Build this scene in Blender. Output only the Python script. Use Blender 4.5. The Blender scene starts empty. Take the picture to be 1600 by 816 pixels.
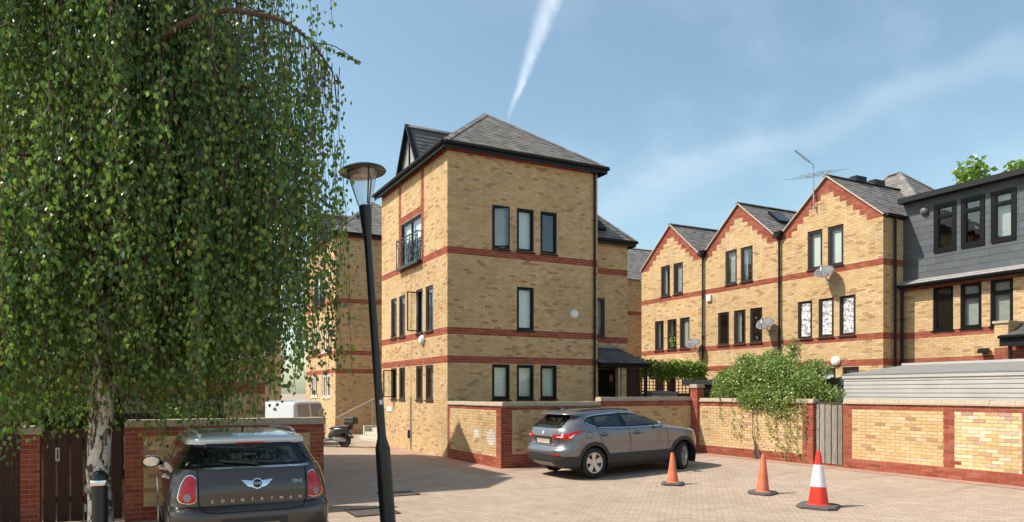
import bpy, bmesh, math, random
from mathutils import Vector, Matrix
random.seed(7)
sc = bpy.context.scene
R = math.radians
rnd = random.random
uni = random.uniform

# ------------------------------------------------------------ camera, sky, sun, exposure
# world axes: x runs along the fronts that face the camera, y runs away along the lane
CAM_YAW = math.atan2(485, 1054)
CA, SA = math.cos(CAM_YAW), math.sin(CAM_YAW)
cam = bpy.data.cameras.new('camera')
cam.sensor_width = 36.0
cam.lens = 36.0 * 1054 / 1600
cam.shift_x = 110 / 1600
cam.shift_y = 205.5 / 1600
cam.clip_end = 3000
cam_o = bpy.data.objects.new('camera', cam)
sc.collection.objects.link(cam_o)
cam_o.location = (0, 0, 2.05)
cam_o.rotation_euler = (R(90), 0, -CAM_YAW)
sc.camera = cam_o

SUN_EL = R(50.5)
to_sun = Vector((-CA * math.cos(SUN_EL), SA * math.cos(SUN_EL), math.sin(SUN_EL)))
world = bpy.data.worlds.new('World')
sc.world = world
world.use_nodes = True
wn, wl = world.node_tree.nodes, world.node_tree.links
wn.clear()
w_out = wn.new('ShaderNodeOutputWorld')
w_bg = wn.new('ShaderNodeBackground')
w_bg.inputs[1].default_value = 0.118
sky = wn.new('ShaderNodeTexSky')
sky.sky_type = 'NISHITA'
sky.sun_disc = False
sky.sun_elevation = SUN_EL
sky.sun_rotation = math.atan2(to_sun.x, to_sun.y)
sky.air_density = 1.0
sky.dust_density = 1.6
sky.ozone_density = 0.35


def wnode(t, **kw):
    n = wn.new(t)
    for k, v in kw.items():
        setattr(n, k, v)
    return n


def wmath(op, a, b=None, clamp=False):
    n = wnode('ShaderNodeMath', operation=op, use_clamp=clamp)
    for i, x in enumerate((a, b)):
        if x is None:
            continue
        if isinstance(x, (int, float)):
            n.inputs[i].default_value = x
        else:
            wl.new(x, n.inputs[i])
    return n.outputs[0]


def wsmooth(x, lo, hi):
    n = wnode('ShaderNodeMapRange', interpolation_type='SMOOTHSTEP')
    wl.new(x, n.inputs[0])
    n.inputs[1].default_value = lo
    n.inputs[2].default_value = hi
    return n.outputs[0]


w_tc = wnode('ShaderNodeTexCoord')
w_dir = w_tc.outputs['Generated']


def wdot(v):
    n = wnode('ShaderNodeVectorMath', operation='DOT_PRODUCT')
    wl.new(w_dir, n.inputs[0])
    n.inputs[1].default_value = v
    return n.outputs['Value']


def sky_dir(px, pz):
    """unit direction from slopes right (px) and up (pz) of the view axis"""
    return Vector((SA + CA * px, CA - SA * px, pz)).normalized()


w_sep = wnode('ShaderNodeSeparateXYZ')
wl.new(w_dir, w_sep.inputs[0])
# a straight contrail across the sky: a thin band about a great circle
c1, c2 = sky_dir(0.165, 0.59), sky_dir(0.100, 0.408)
cn = c1.cross(c2).normalized()
w_noise = wnode('ShaderNodeTexNoise')
w_noise.inputs['Scale'].default_value = 55
w_noise.inputs['Detail'].default_value = 6
w_noise.inputs['Roughness'].default_value = 0.65
wl.new(w_dir, w_noise.inputs['Vector'])
w_off = wmath('MULTIPLY', wmath('SUBTRACT', w_noise.outputs['Fac'], 0.5), 0.010)
w_d = wmath('ABSOLUTE', wmath('ADD', wdot(cn), w_off))
w_wid = wmath('ADD', wmath('MULTIPLY', wsmooth(w_sep.outputs['Z'], 0.36, 0.52), 0.0125), 0.0035)
w_prof = wsmooth(wmath('DIVIDE', w_d, w_wid), 1.25, 0.0)
w_trail = wmath('MULTIPLY', w_prof, wsmooth(w_sep.outputs['Z'], 0.362, 0.41))
w_trail = wmath('MULTIPLY', w_trail, wmath('ADD', wmath('MULTIPLY', w_noise.outputs['Fac'], 0.9), 0.2))
# thin cirrus drawn out in one direction
s1, s2 = sky_dir(0.52, 0.38), sky_dir(0.86, 0.52)
w_map = wnode('ShaderNodeMapping')
along = (s2 - s1).normalized()
rotq = along.to_track_quat('X', 'Z').inverted().to_euler()
w_map.inputs['Rotation'].default_value = rotq
w_map.inputs['Scale'].default_value = (0.45, 5.0, 5.0)
wl.new(w_dir, w_map.inputs['Vector'])
w_cn = wnode('ShaderNodeTexNoise')
w_cn.inputs['Scale'].default_value = 1.7
w_cn.inputs['Detail'].default_value = 4
w_cn.inputs['Roughness'].default_value = 0.5
wl.new(w_map.outputs[0], w_cn.inputs['Vector'])
w_cir = wsmooth(w_cn.outputs['Fac'], 0.42, 0.9)
sn = s1.cross(s2).normalized()
w_sd = wmath('ABSOLUTE', wmath('ADD', wdot(sn), wmath('MULTIPLY', wmath('SUBTRACT', w_cn.outputs['Fac'], 0.5), 0.12)))
w_str = wmath('MULTIPLY', wsmooth(w_sd, 0.032, 0.0), wsmooth(wdot((s1 + s2).normalized()), 0.8, 0.97))
w_low = wsmooth(w_sep.outputs['Z'], 0.9, 0.1)
w_cloud = wmath('ADD', wmath('MULTIPLY', w_trail, 0.48), wmath('MULTIPLY', wmath('MULTIPLY', w_cir, w_low), 0.26), True)
w_cloud = wmath('ADD', w_cloud, wmath('MULTIPLY', w_str, 0.085), True)
w_mix = wnode('ShaderNodeMix', data_type='RGBA')
wl.new(w_cloud, w_mix.inputs[0])
w_wb = wnode('ShaderNodeMix', data_type='RGBA', blend_type='MULTIPLY')   # white balance of the whole sky
w_wb.inputs[0].default_value = 1.0
w_wb.inputs[7].default_value = (1.04, 1.13, 1.0, 1)
wl.new(sky.outputs[0], w_wb.inputs[6])
wl.new(w_wb.outputs[2], w_mix.inputs[6])
w_mix.inputs[7].default_value = (7.6, 7.9, 8.4, 1)
wl.new(w_mix.outputs[2], w_bg.inputs[0])
wl.new(w_bg.outputs[0], w_out.inputs[0])

sun = bpy.data.lights.new('sun', 'SUN')
sun.energy = 3.9
sun.angle = R(0.53)
sun.color = (1.0, 0.93, 0.83)
sun_o = bpy.data.objects.new('sun', sun)
sc.collection.objects.link(sun_o)
sun_o.rotation_euler = to_sun.to_track_quat('Z', 'Y').to_euler()
sun_o.location = (-20, 10, 30)

sc.view_settings.view_transform = 'Standard'
sc.view_settings.look = 'None'
sc.view_settings.gamma = 1.0
sc.view_settings.exposure = 0.73
sc.view_settings.use_curve_mapping = False
sc.render.engine = 'CYCLES'
sc.cycles.use_denoising = True
sc.cycles.max_bounces = 6
sc.cycles.transparent_max_bounces = 12


# ------------------------------------------------------------ helpers
def link(o):
    sc.collection.objects.link(o)
    return o


def tag(o, label=None, cat=None, group=None, kind=None):
    if label: o['label'] = label
    if cat: o['category'] = cat
    if group: o['group'] = group
    if kind: o['kind'] = kind
    return o


def empty(name, loc=(0, 0, 0), rot=(0, 0, 0), label=None, cat=None, group=None, parent=None):
    o = bpy.data.objects.new(name, None)
    o.empty_display_size = 0.2
    link(o)
    o.location = loc
    o.rotation_euler = rot
    if parent: o.parent = parent
    return tag(o, label, cat, group)


class MB:
    """collects faces; build() links them as one mesh object"""
    def __init__(s):
        s.v, s.f = [], []

    def face(s, pts):
        n = len(s.v)
        s.v += [tuple(p) for p in pts]
        s.f.append(tuple(range(n, n + len(pts))))

    def raw(s, vs, fs):
        n = len(s.v)
        s.v += [tuple(p) for p in vs]
        s.f += [tuple(i + n for i in f) for f in fs]

    def hexa(s, p):
        """8 corners: 0-3 bottom ring, 4-7 top ring"""
        s.raw(p, [(3, 2, 1, 0), (4, 5, 6, 7), (0, 1, 5, 4), (1, 2, 6, 5), (2, 3, 7, 6), (3, 0, 4, 7)])

    def box(s, x0, x1, y0, y1, z0, z1):
        s.hexa([(x0, y0, z0), (x1, y0, z0), (x1, y1, z0), (x0, y1, z0),
                (x0, y0, z1), (x1, y0, z1), (x1, y1, z1), (x0, y1, z1)])

    def bar(s, p, q, w, h, up=(0, 0, 1)):
        """a square bar from p to q"""
        p, q = Vector(p), Vector(q)
        d = (q - p).normalized()
        a = d.cross(Vector(up))
        if a.length < 1e-4: a = d.cross(Vector((1, 0, 0)))
        a.normalize()
        b = a.cross(d)
        a, b = a * w / 2, b * h / 2
        s.hexa([p - a - b, p + a - b, q + a - b, q - a - b, p - a + b, p + a + b, q + a + b, q - a + b])

    def tube(s, pts, rad, n=8, caps=True):
        pts = [Vector(p) for p in pts]
        if not hasattr(rad, '__len__'): rad = [rad] * len(pts)
        base = len(s.v)
        prev = None
        for i, p in enumerate(pts):
            d = (pts[min(i + 1, len(pts) - 1)] - pts[max(i - 1, 0)]).normalized()
            if prev is None:
                a = d.cross(Vector((0, 0, 1)))
                if a.length < 1e-3: a = d.cross(Vector((1, 0, 0)))
            else:
                a = prev - d * prev.dot(d)
            a.normalize()
            prev = a
            b = d.cross(a)
            for k in range(n):
                t = 2 * math.pi * k / n
                s.v.append(tuple(p + (a * math.cos(t) + b * math.sin(t)) * rad[i]))
        for i in range(len(pts) - 1):
            for k in range(n):
                a0, a1 = base + i * n + k, base + i * n + (k + 1) % n
                s.f.append((a0, a1, a1 + n, a0 + n))
        if caps:
            s.f.append(tuple(base + k for k in reversed(range(n))))
            s.f.append(tuple(base + (len(pts) - 1) * n + k for k in range(n)))

    def lathe(s, prof, n=24, c=(0, 0, 0), mat=None, caps=True):
        """prof: (radius, height) pairs about z; mat: 4x4 applied last"""
        vs, fs = [], []
        for r, z in prof:
            for k in range(n):
                t = 2 * math.pi * k / n
                p = Vector((r * math.cos(t), r * math.sin(t), z))
                vs.append((mat @ p) if mat else (p + Vector(c)))
        m = len(prof)
        for i in range(m - 1):
            for k in range(n):
                a0, a1 = i * n + k, i * n + (k + 1) % n
                fs.append((a0, a1, a1 + n, a0 + n))
        if caps:
            fs.append(tuple(reversed(range(n))))
            fs.append(tuple((m - 1) * n + k for k in range(n)))
        s.raw(vs, fs)

    def mesh(s, name, mat, smooth=False):
        me = bpy.data.meshes.new(name)
        me.from_pydata(s.v, [], s.f)
        me.materials.append(mat)
        if smooth:
            me.polygons.foreach_set('use_smooth', [True] * len(me.polygons))
        me.update()
        return me

    def build(s, name, mat, parent=None, smooth=False, kind=None):
        if not s.f: return None
        o = bpy.data.objects.new(name, s.mesh(name, mat, smooth))
        link(o)
        if parent: o.parent = parent
        if kind: o['kind'] = kind
        return o


def auto_smooth(o, ang=35):
    me = o.data
    bm = bmesh.new()
    bm.from_mesh(me)
    bmesh.ops.remove_doubles(bm, verts=bm.verts, dist=0.0004)
    bmesh.ops.recalc_face_normals(bm, faces=bm.faces)
    for e in bm.edges:
        e.smooth = not (len(e.link_faces) == 2 and e.calc_face_angle() > R(ang))
    for f in bm.faces: f.smooth = True
    bm.to_mesh(me)
    bm.free()
    return o


def bevel(o, w=0.01, seg=2):
    m = o.modifiers.new('bevel', 'BEVEL')
    m.width = w
    m.segments = seg
    m.limit_method = 'ANGLE'
    return o


# ------------------------------------------------------------ materials
class NT:
    def __init__(s, name):
        s.m = bpy.data.materials.new(name)
        s.m.use_nodes = True
        s.n, s.l = s.m.node_tree.nodes, s.m.node_tree.links
        s.b = s.n['Principled BSDF']
        s.out = s.n['Material Output']

    def add(s, t, **kw):
        n = s.n.new(t)
        for k, v in kw.items(): setattr(n, k, v)
        return n

    def set(s, **kw):
        for k, v in kw.items():
            k = k.replace('_', ' ')
            if hasattr(v, 'is_linked') or hasattr(v, 'links'): s.l.new(v, s.b.inputs[k])
            else: s.b.inputs[k].default_value = v
        return s

    def pos(s):
        return s.add('ShaderNodeNewGeometry').outputs['Position']

    def obj(s):
        return s.add('ShaderNodeTexCoord').outputs['Object']

    def map(s, v, scale=(1, 1, 1), rot=(0, 0, 0)):
        m = s.add('ShaderNodeMapping')
        m.inputs['Scale'].default_value = scale
        m.inputs['Rotation'].default_value = rot
        s.l.new(v, m.inputs['Vector'])
        return m.outputs[0]

    def noise(s, v, scale, detail=4, rough=0.55, dist=0.0):
        n = s.add('ShaderNodeTexNoise')
        n.inputs['Scale'].default_value = scale
        n.inputs['Detail'].default_value = detail
        n.inputs['Roughness'].default_value = rough
        n.inputs['Distortion'].default_value = dist
        s.l.new(v, n.inputs['Vector'])
        return n.outputs['Fac']

    def ramp(s, f, stops, interp='LINEAR'):
        r = s.add('ShaderNodeValToRGB')
        r.color_ramp.interpolation = interp
        e = r.color_ramp.elements
        while len(e) < len(stops): e.new(0.5)
        for el, (p, c) in zip(e, stops):
            el.position = p
            el.color = (c[0], c[1], c[2], 1) if hasattr(c, '__len__') else (c, c, c, 1)
        s.l.new(f, r.inputs[0])
        return r.outputs[0]

    def math(s, op, a, b=None, clamp=False):
        n = s.add('ShaderNodeMath', operation=op, use_clamp=clamp)
        for i, x in enumerate((a, b)):
            if x is None: continue
            if isinstance(x, (int, float)): n.inputs[i].default_value = x
            else: s.l.new(x, n.inputs[i])
        return n.outputs[0]

    def mix(s, f, a, b, mode='MIX'):
        n = s.add('ShaderNodeMix', data_type='RGBA', blend_type=mode)
        for i, x in ((0, f), (6, a), (7, b)):
            if hasattr(x, 'links'): s.l.new(x, n.inputs[i])
            elif isinstance(x, (int, float)): n.inputs[i].default_value = x
            else: n.inputs[i].default_value = (x[0], x[1], x[2], 1)
        return n.outputs[2]

    def island(s):
        """a random number for each joined piece and for each object"""
        a = s.add('ShaderNodeNewGeometry').outputs['Random Per Island']
        b = s.add('ShaderNodeObjectInfo').outputs['Random']
        return s.math('FRACT', s.math('ADD', a, b))

    def bump(s, h, strength=0.3, dist=0.01):
        b = s.add('ShaderNodeBump')
        b.inputs['Strength'].default_value = strength
        b.inputs['Distance'].default_value = dist
        s.l.new(h, b.inputs['Height'])
        s.l.new(b.outputs[0], s.b.inputs['Normal'])


def plain(name, col, rough=0.6, metal=0.0, var=0.12, scale=6.0, spec=None, bump=0.0, coat=0.0):
    t = NT(name)
    f = t.noise(t.obj(), scale, 5)
    c = t.mix(f, [x * (1 - var) for x in col], [min(1, x * (1 + var)) for x in col])
    t.set(Base_Color=c, Metallic=metal)
    t.set(Roughness=t.ramp(f, [(0.25, max(0.02, rough - 0.07)), (0.75, min(1, rough + 0.07))]))
    if spec is not None: t.b.inputs['Specular IOR Level'].default_value = spec
    if coat:
        t.b.inputs['Coat Weight'].default_value = coat
        t.b.inputs['Coat Roughness'].default_value = 0.03
    if bump: t.bump(t.noise(t.obj(), scale * 8, 4), bump, 0.004)
    return t.m


def brick_mat(name, stops, dirt=(0.2, 0.15, 0.08), dirt_amt=0.35, pale=0.12):
    t = NT(name)
    p = t.pos()
    c = t.ramp(t.island(), stops)
    mott = t.noise(p, 45, 3, 0.6)
    c = t.mix(t.ramp(mott, [(0.3, 0.0), (0.75, 0.35)]), c, (0.66, 0.54, 0.42), 'MULTIPLY')
    big = t.noise(p, 0.7, 6, 0.62)
    c = t.mix(t.ramp(big, [(0.45, 0.0), (0.75, dirt_amt)]), c, dirt)
    streak = t.noise(t.map(p, (5, 5, 0.3)), 1.6, 5, 0.65)
    c = t.mix(t.ramp(streak, [(0.52, 0.0), (0.72, 0.28)]), c, (0.24, 0.17, 0.10))
    soot = t.noise(t.map(p, (1.2, 1.2, 3.0)), 0.9, 6, 0.7, 0.5)
    c = t.mix(t.ramp(soot, [(0.55, 0.0), (0.8, 0.32)]), c, (0.30, 0.17, 0.12))
    eff = t.noise(p, 2.3, 5, 0.7)
    c = t.mix(t.ramp(eff, [(0.6, 0.0), (0.78, pale)]), c, (0.72, 0.66, 0.54))
    t.set(Base_Color=c, Roughness=0.92)
    t.b.inputs['Specular IOR Level'].default_value = 0.25
    t.bump(t.noise(p, 130, 3, 0.6), 0.35, 0.003)
    return t.m


YEL = [(0.0, (0.45, 0.27, 0.15)), (0.05, (0.38, 0.22, 0.135)), (0.10, (0.56, 0.36, 0.17)), (0.3, (0.58, 0.40, 0.20)),
       (0.55, (0.605, 0.43, 0.225)), (0.8, (0.625, 0.455, 0.255)), (0.93, (0.65, 0.50, 0.305)), (1.0, (0.55, 0.37, 0.24))]
RED = [(0.0, (0.24, 0.05, 0.032)), (0.3, (0.30, 0.066, 0.042)), (0.7, (0.335, 0.083, 0.05)), (1.0, (0.38, 0.115, 0.07))]
M = {}
M['brick_yellow'] = brick_mat('yellow stock brick', YEL)
M['brick_red'] = brick_mat('red brick', RED, (0.16, 0.05, 0.035), 0.25, 0.10)
M['brick_pale'] = brick_mat('pale relaid brick', [(0.0, (0.42, 0.26, 0.2)), (0.1, (0.6, 0.42, 0.2)), (0.35, (0.66, 0.5, 0.27)),
                            (0.6, (0.7, 0.58, 0.36)), (0.8, (0.74, 0.66, 0.48)), (0.92, (0.46, 0.3, 0.26)), (1.0, (0.66, 0.36, 0.12))])
M['brick_white'] = brick_mat('whitewashed brick', [(0, (0.6, 0.55, 0.45)), (1, (0.78, 0.76, 0.72))])
M['mortar'] = plain('buff mortar', (0.40, 0.33, 0.235), 0.95, var=0.2, scale=9)
M['mortar_red'] = plain('pale mortar', (0.44, 0.33, 0.27), 0.95, var=0.25, scale=9)


def slate_mat(name, a, b, lich=0.35):
    t = NT(name)
    p = t.pos()
    c = t.ramp(t.island(), [(0, a), (0.5, [(x + y) / 2 for x, y in zip(a, b)]), (1, b)])
    c = t.mix(t.ramp(t.noise(p, 1.1, 6, 0.7), [(0.5, 0.0), (0.72, lich)]), c, (0.34, 0.31, 0.27))
    c = t.mix(t.ramp(t.noise(t.map(p, (3, 3, 0.6)), 9, 4), [(0.4, 0.0), (0.8, 0.3)]), c, (0.07, 0.065, 0.06))
    t.set(Base_Color=c, Roughness=0.72)
    t.bump(t.noise(p, 60, 3), 0.25, 0.004)
    return t.m


M['slate'] = slate_mat('weathered brown grey slate', (0.125, 0.112, 0.105), (0.24, 0.215, 0.195))
M['slate_dark'] = slate_mat('dark slate', (0.06, 0.06, 0.062), (0.12, 0.115, 0.112), 0.15)
M['cladding_slate'] = slate_mat('blue grey slate cladding', (0.062, 0.07, 0.082), (0.085, 0.094, 0.108), 0.08)
M['pvc_black'] = plain('black gutter plastic', (0.009, 0.0095, 0.011), 0.5, spec=0.3)
M['frame_brown'] = plain('dark brown window paint', (0.03, 0.016, 0.014), 0.4)
M['frame_black'] = plain('black window paint', (0.006, 0.006, 0.007), 0.4, spec=0.2)
M['frame_white'] = plain('white window paint', (0.72, 0.72, 0.70), 0.4, var=0.05)
M['white_paint'] = plain('white enamel', (0.78, 0.78, 0.75), 0.35, var=0.05)
M['blind'] = plain('white roller blind', (0.72, 0.74, 0.72), 0.8, var=0.06, scale=2)
M['curtain'] = plain('grey net curtain', (0.36, 0.37, 0.35), 0.9, var=0.3, scale=5)
M['room'] = plain('dim room', (0.10, 0.09, 0.08), 0.9)
M['lead'] = plain('grey lead flashing', (0.28, 0.27, 0.26), 0.6, var=0.25)
M['verge'] = plain('pale verge mortar', (0.46, 0.37, 0.29), 0.9, var=0.25)
M['coping'] = plain('weathered stone coping', (0.42, 0.34, 0.25), 0.95, var=0.35, scale=5, bump=0.3)
M['concrete'] = plain('pale concrete', (0.45, 0.41, 0.34), 0.95, var=0.2, scale=4, bump=0.2)
M['galv'] = plain('galvanised steel', (0.4, 0.41, 0.42), 0.42, 0.8)
M['dish'] = plain('grey dish enamel', (0.11, 0.11, 0.115), 0.6)
M['steel_dark'] = plain('black painted steel', (0.016, 0.017, 0.019), 0.35, var=0.25)
M['felt'] = plain('grey roofing felt', (0.2, 0.195, 0.185), 0.95, var=0.25, scale=3, bump=0.4)
M['upvc'] = plain('white ribbed cladding', (0.43, 0.41, 0.395), 0.65, var=0.2, scale=2.2)
M['rubber'] = plain('dark grey rubber', (0.085, 0.08, 0.078), 0.85, var=0.3, bump=0.3)
M['tyre'] = plain('tyre rubber', (0.016, 0.016, 0.017), 0.8, var=0.3, scale=20)
M['plastic_black'] = plain('grained black plastic', (0.028, 0.029, 0.031), 0.6, var=0.2, scale=12, bump=0.15)
M['gloss_black'] = plain('gloss black', (0.006, 0.006, 0.007), 0.08, var=0.1)
M['chrome'] = plain('chrome', (0.75, 0.75, 0.76), 0.12, 1.0, var=0.03)
M['alloy'] = plain('silver alloy', (0.58, 0.58, 0.59), 0.32, 0.75, var=0.06)
M['well'] = plain('wheel well', (0.006, 0.006, 0.006), 0.9)
M['cone_orange'] = plain('faded orange plastic', (0.62, 0.165, 0.085), 0.68, var=0.42, scale=4, bump=0.25)
M['cone_red'] = plain('red cone plastic', (0.72, 0.035, 0.02), 0.4, var=0.12)
M['cone_white'] = plain('white reflective sleeve', (0.74, 0.69, 0.72), 0.35, var=0.07)
M['seat_cloth'] = plain('dark seat cloth', (0.035, 0.034, 0.034), 0.9, var=0.25, scale=14)
M['dirt_mark'] = plain('limescale', (0.62, 0.6, 0.58), 0.95, var=0.2)
M['yellow_line'] = plain('worn yellow road paint', (0.33, 0.25, 0.1), 0.9, var=0.35, scale=4)
M['cover_fill'] = plain('dirty cover infill', (0.21, 0.165, 0.135), 0.95, var=0.4, scale=7, bump=0.4)
M['strip_pink'] = None


def timber(name, a, b, axis_scale=(9, 9, 0.6), rough=0.85):
    t = NT(name)
    p = t.obj()
    g = t.noise(t.map(p, axis_scale), 6, 6, 0.7, 0.6)
    c = t.mix(t.ramp(g, [(0.3, 0), (0.7, 1)]), a, b)
    k = t.ramp(t.island(), [(0, 0.75), (1, 1.15)])
    c = t.mix(1.0, c, k, 'MULTIPLY')
    t.set(Base_Color=c, Roughness=rough)
    t.bump(g, 0.35, 0.004)
    return t.m


M['timber_brown'] = timber('dark stained timber', (0.028, 0.011, 0.008), (0.075, 0.03, 0.02))
M['timber_grey'] = timber('weathered grey timber', (0.10, 0.085, 0.07), (0.36, 0.32, 0.27))
M['timber_dark'] = timber('dark old timber', (0.02, 0.017, 0.014), (0.08, 0.065, 0.05))


def glass_mat(name, tint=(0.85, 0.9, 0.88), refl=1.0, rough=0.012):
    t = NT(name)
    t.n.remove(t.b)
    tr = t.add('ShaderNodeBsdfTransparent')
    tr.inputs[0].default_value = (*tint, 1)
    gl = t.add('ShaderNodeBsdfGlossy')
    gl.inputs['Roughness'].default_value = rough
    gl.inputs['Color'].default_value = (refl, refl, refl, 1)
    lw = t.add('ShaderNodeLayerWeight')
    lw.inputs['Blend'].default_value = 0.5
    wob = t.add('ShaderNodeBump')
    wob.inputs['Strength'].default_value = 0.10
    wob.inputs['Distance'].default_value = 0.05
    t.l.new(t.noise(t.pos(), 1.8, 2), wob.inputs['Height'])
    t.l.new(wob.outputs[0], gl.inputs['Normal'])
    fac = t.math('ADD', t.math('MULTIPLY', t.math('POWER', lw.outputs['Facing'], 4.0), 0.9), 0.11, True)
    mx = t.add('ShaderNodeMixShader')
    t.l.new(fac, mx.inputs[0])
    t.l.new(tr.outputs[0], mx.inputs[1])
    t.l.new(gl.outputs[0], mx.inputs[2])
    t.l.new(mx.outputs[0], t.out.inputs[0])
    return t.m


M['glass'] = glass_mat('window glass')
M['lamp_glass'] = glass_mat('clear lamp bowl', (0.93, 0.94, 0.95), 0.7, 0.05)
M['car_glass_clear'] = glass_mat('tinted car glass', (0.52, 0.57, 0.55))


def foil_mat():
    t = NT('crumpled foil')
    p = t.pos()
    v = t.add('ShaderNodeTexVoronoi')
    v.inputs['Scale'].default_value = 5.5
    t.l.new(p, v.inputs['Vector'])
    h = t.math('ADD', v.outputs['Distance'], t.noise(p, 6, 5, 0.65, 2.0))
    t.set(Base_Color=(0.93, 0.93, 0.94, 1), Metallic=0.9, Roughness=0.34)
    t.bump(h, 1.0, 0.12)
    return t.m


M['foil'] = foil_mat()


def car_paint(name, col, metal=0.55, rough=0.33, flake=0.15):
    t = NT(name)
    f = t.noise(t.obj(), 260, 2)
    c = t.mix(f, [x * (1 - flake) for x in col], [min(1, x * (1 + flake)) for x in col])
    dust = t.noise(t.obj(), 3.0, 5, 0.6)
    t.set(Base_Color=c, Metallic=metal)
    t.set(Roughness=t.ramp(dust, [(0.3, rough - 0.06), (0.75, rough + 0.1)]))
    t.b.inputs['Coat Weight'].default_value = 0.9
    t.b.inputs['Coat Roughness'].default_value = 0.06
    return t.m


M['paint_brown'] = car_paint('brown grey metallic paint', (0.058, 0.041, 0.036), 0.4)
M['paint_grey'] = car_paint('mid grey metallic paint', (0.185, 0.19, 0.205), 0.6)
M['paint_white'] = car_paint('white car paint', (0.72, 0.73, 0.74), 0.0, 0.25, 0.02)
M['paint_silver'] = car_paint('silver van paint', (0.5, 0.5, 0.51), 0.4, 0.35)
M['paint_bike'] = car_paint('dark scooter paint', (0.03, 0.03, 0.032), 0.3)
M['car_glass'] = plain('dark car glass', (0.016, 0.02, 0.019), 0.03, var=0.5, scale=2.5, spec=0.9)


def lens_mat(name, col):
    t = NT(name)
    w = t.add('ShaderNodeTexWave')
    w.inputs['Scale'].default_value = 5
    t.l.new(t.obj(), w.inputs['Vector'])
    t.set(Base_Color=t.mix(t.ramp(w.outputs['Fac'], [(0.2, 0), (0.8, 1)]), [x * 0.85 for x in col], col), Roughness=0.2)
    t.b.inputs['Coat Weight'].default_value = 0.35
    return t.m


M['lens_red'] = lens_mat('red lamp lens', (0.55, 0.004, 0.007))
M['lens_clear'] = lens_mat('clear lamp lens', (0.75, 0.72, 0.72))
M['lens_orange'] = lens_mat('orange lamp lens', (0.8, 0.16, 0.02))


def leaf_mat(name, stops, trans=0.42):
    t = NT(name)
    c = t.ramp(t.island(), stops)
    c2 = t.mix(0.38, c, (0.30, 0.52, 0.05))
    t.set(Base_Color=c, Roughness=0.34)
    t.b.inputs['Specular IOR Level'].default_value = 0.6
    tl = t.add('ShaderNodeBsdfTranslucent')
    t.l.new(c2, tl.inputs[0])
    mx = t.add('ShaderNodeMixShader')
    mx.inputs[0].default_value = trans
    t.l.new(t.b.outputs[0], mx.inputs[1])
    t.l.new(tl.outputs[0], mx.inputs[2])
    t.l.new(mx.outputs[0], t.out.inputs[0])
    return t.m


M['leaf_birch'] = leaf_mat('birch leaf', [(0, (0.032, 0.09, 0.03)), (0.35, (0.065, 0.145, 0.036)), (0.7, (0.14, 0.235, 0.042)), (0.95, (0.24, 0.32, 0.05)), (1, (0.34, 0.3, 0.06))], 0.42)
M['leaf_shrub'] = leaf_mat('shrub leaf', [(0, (0.11, 0.19, 0.04)), (0.5, (0.19, 0.285, 0.065)), (0.85, (0.28, 0.37, 0.10)), (1, (0.38, 0.34, 0.14))], 0.35)
M['leaf_vine'] = leaf_mat('vine leaf', [(0, (0.09, 0.17, 0.02)), (0.5, (0.16, 0.26, 0.03)), (1, (0.25, 0.34, 0.05))], 0.4)
M['leaf_dry'] = leaf_mat('dry leaf', [(0, (0.16, 0.12, 0.05)), (0.6, (0.24, 0.2, 0.08)), (1, (0.3, 0.28, 0.1))], 0.3)
M['twig'] = plain('brown twig', (0.10, 0.055, 0.035), 0.9, var=0.3)


def birch_bark():
    t = NT('white birch bark')
    p = t.obj()
    fis = t.noise(t.map(p, (4.4, 4.4, 1.7)), 2.0, 6, 0.62, 1.2)
    lent = t.noise(t.map(p, (4, 4, 38)), 1.0, 3, 0.5)
    c = t.mix(t.ramp(t.noise(p, 6, 5), [(0.3, 0), (0.7, 1)]), (0.62, 0.52, 0.43), (0.80, 0.75, 0.68))
    c = t.mix(t.ramp(lent, [(0.62, 0), (0.70, 0.55)]), c, (0.25, 0.16, 0.11))
    c = t.mix(t.ramp(fis, [(0.50, 0), (0.56, 1)]), c, (0.085, 0.05, 0.035))
    t.set(Base_Color=c, Roughness=0.85)
    t.bump(t.math('MULTIPLY', fis, -1.0), 0.8, 0.03)
    return t.m


M['bark_birch'] = birch_bark()


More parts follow.
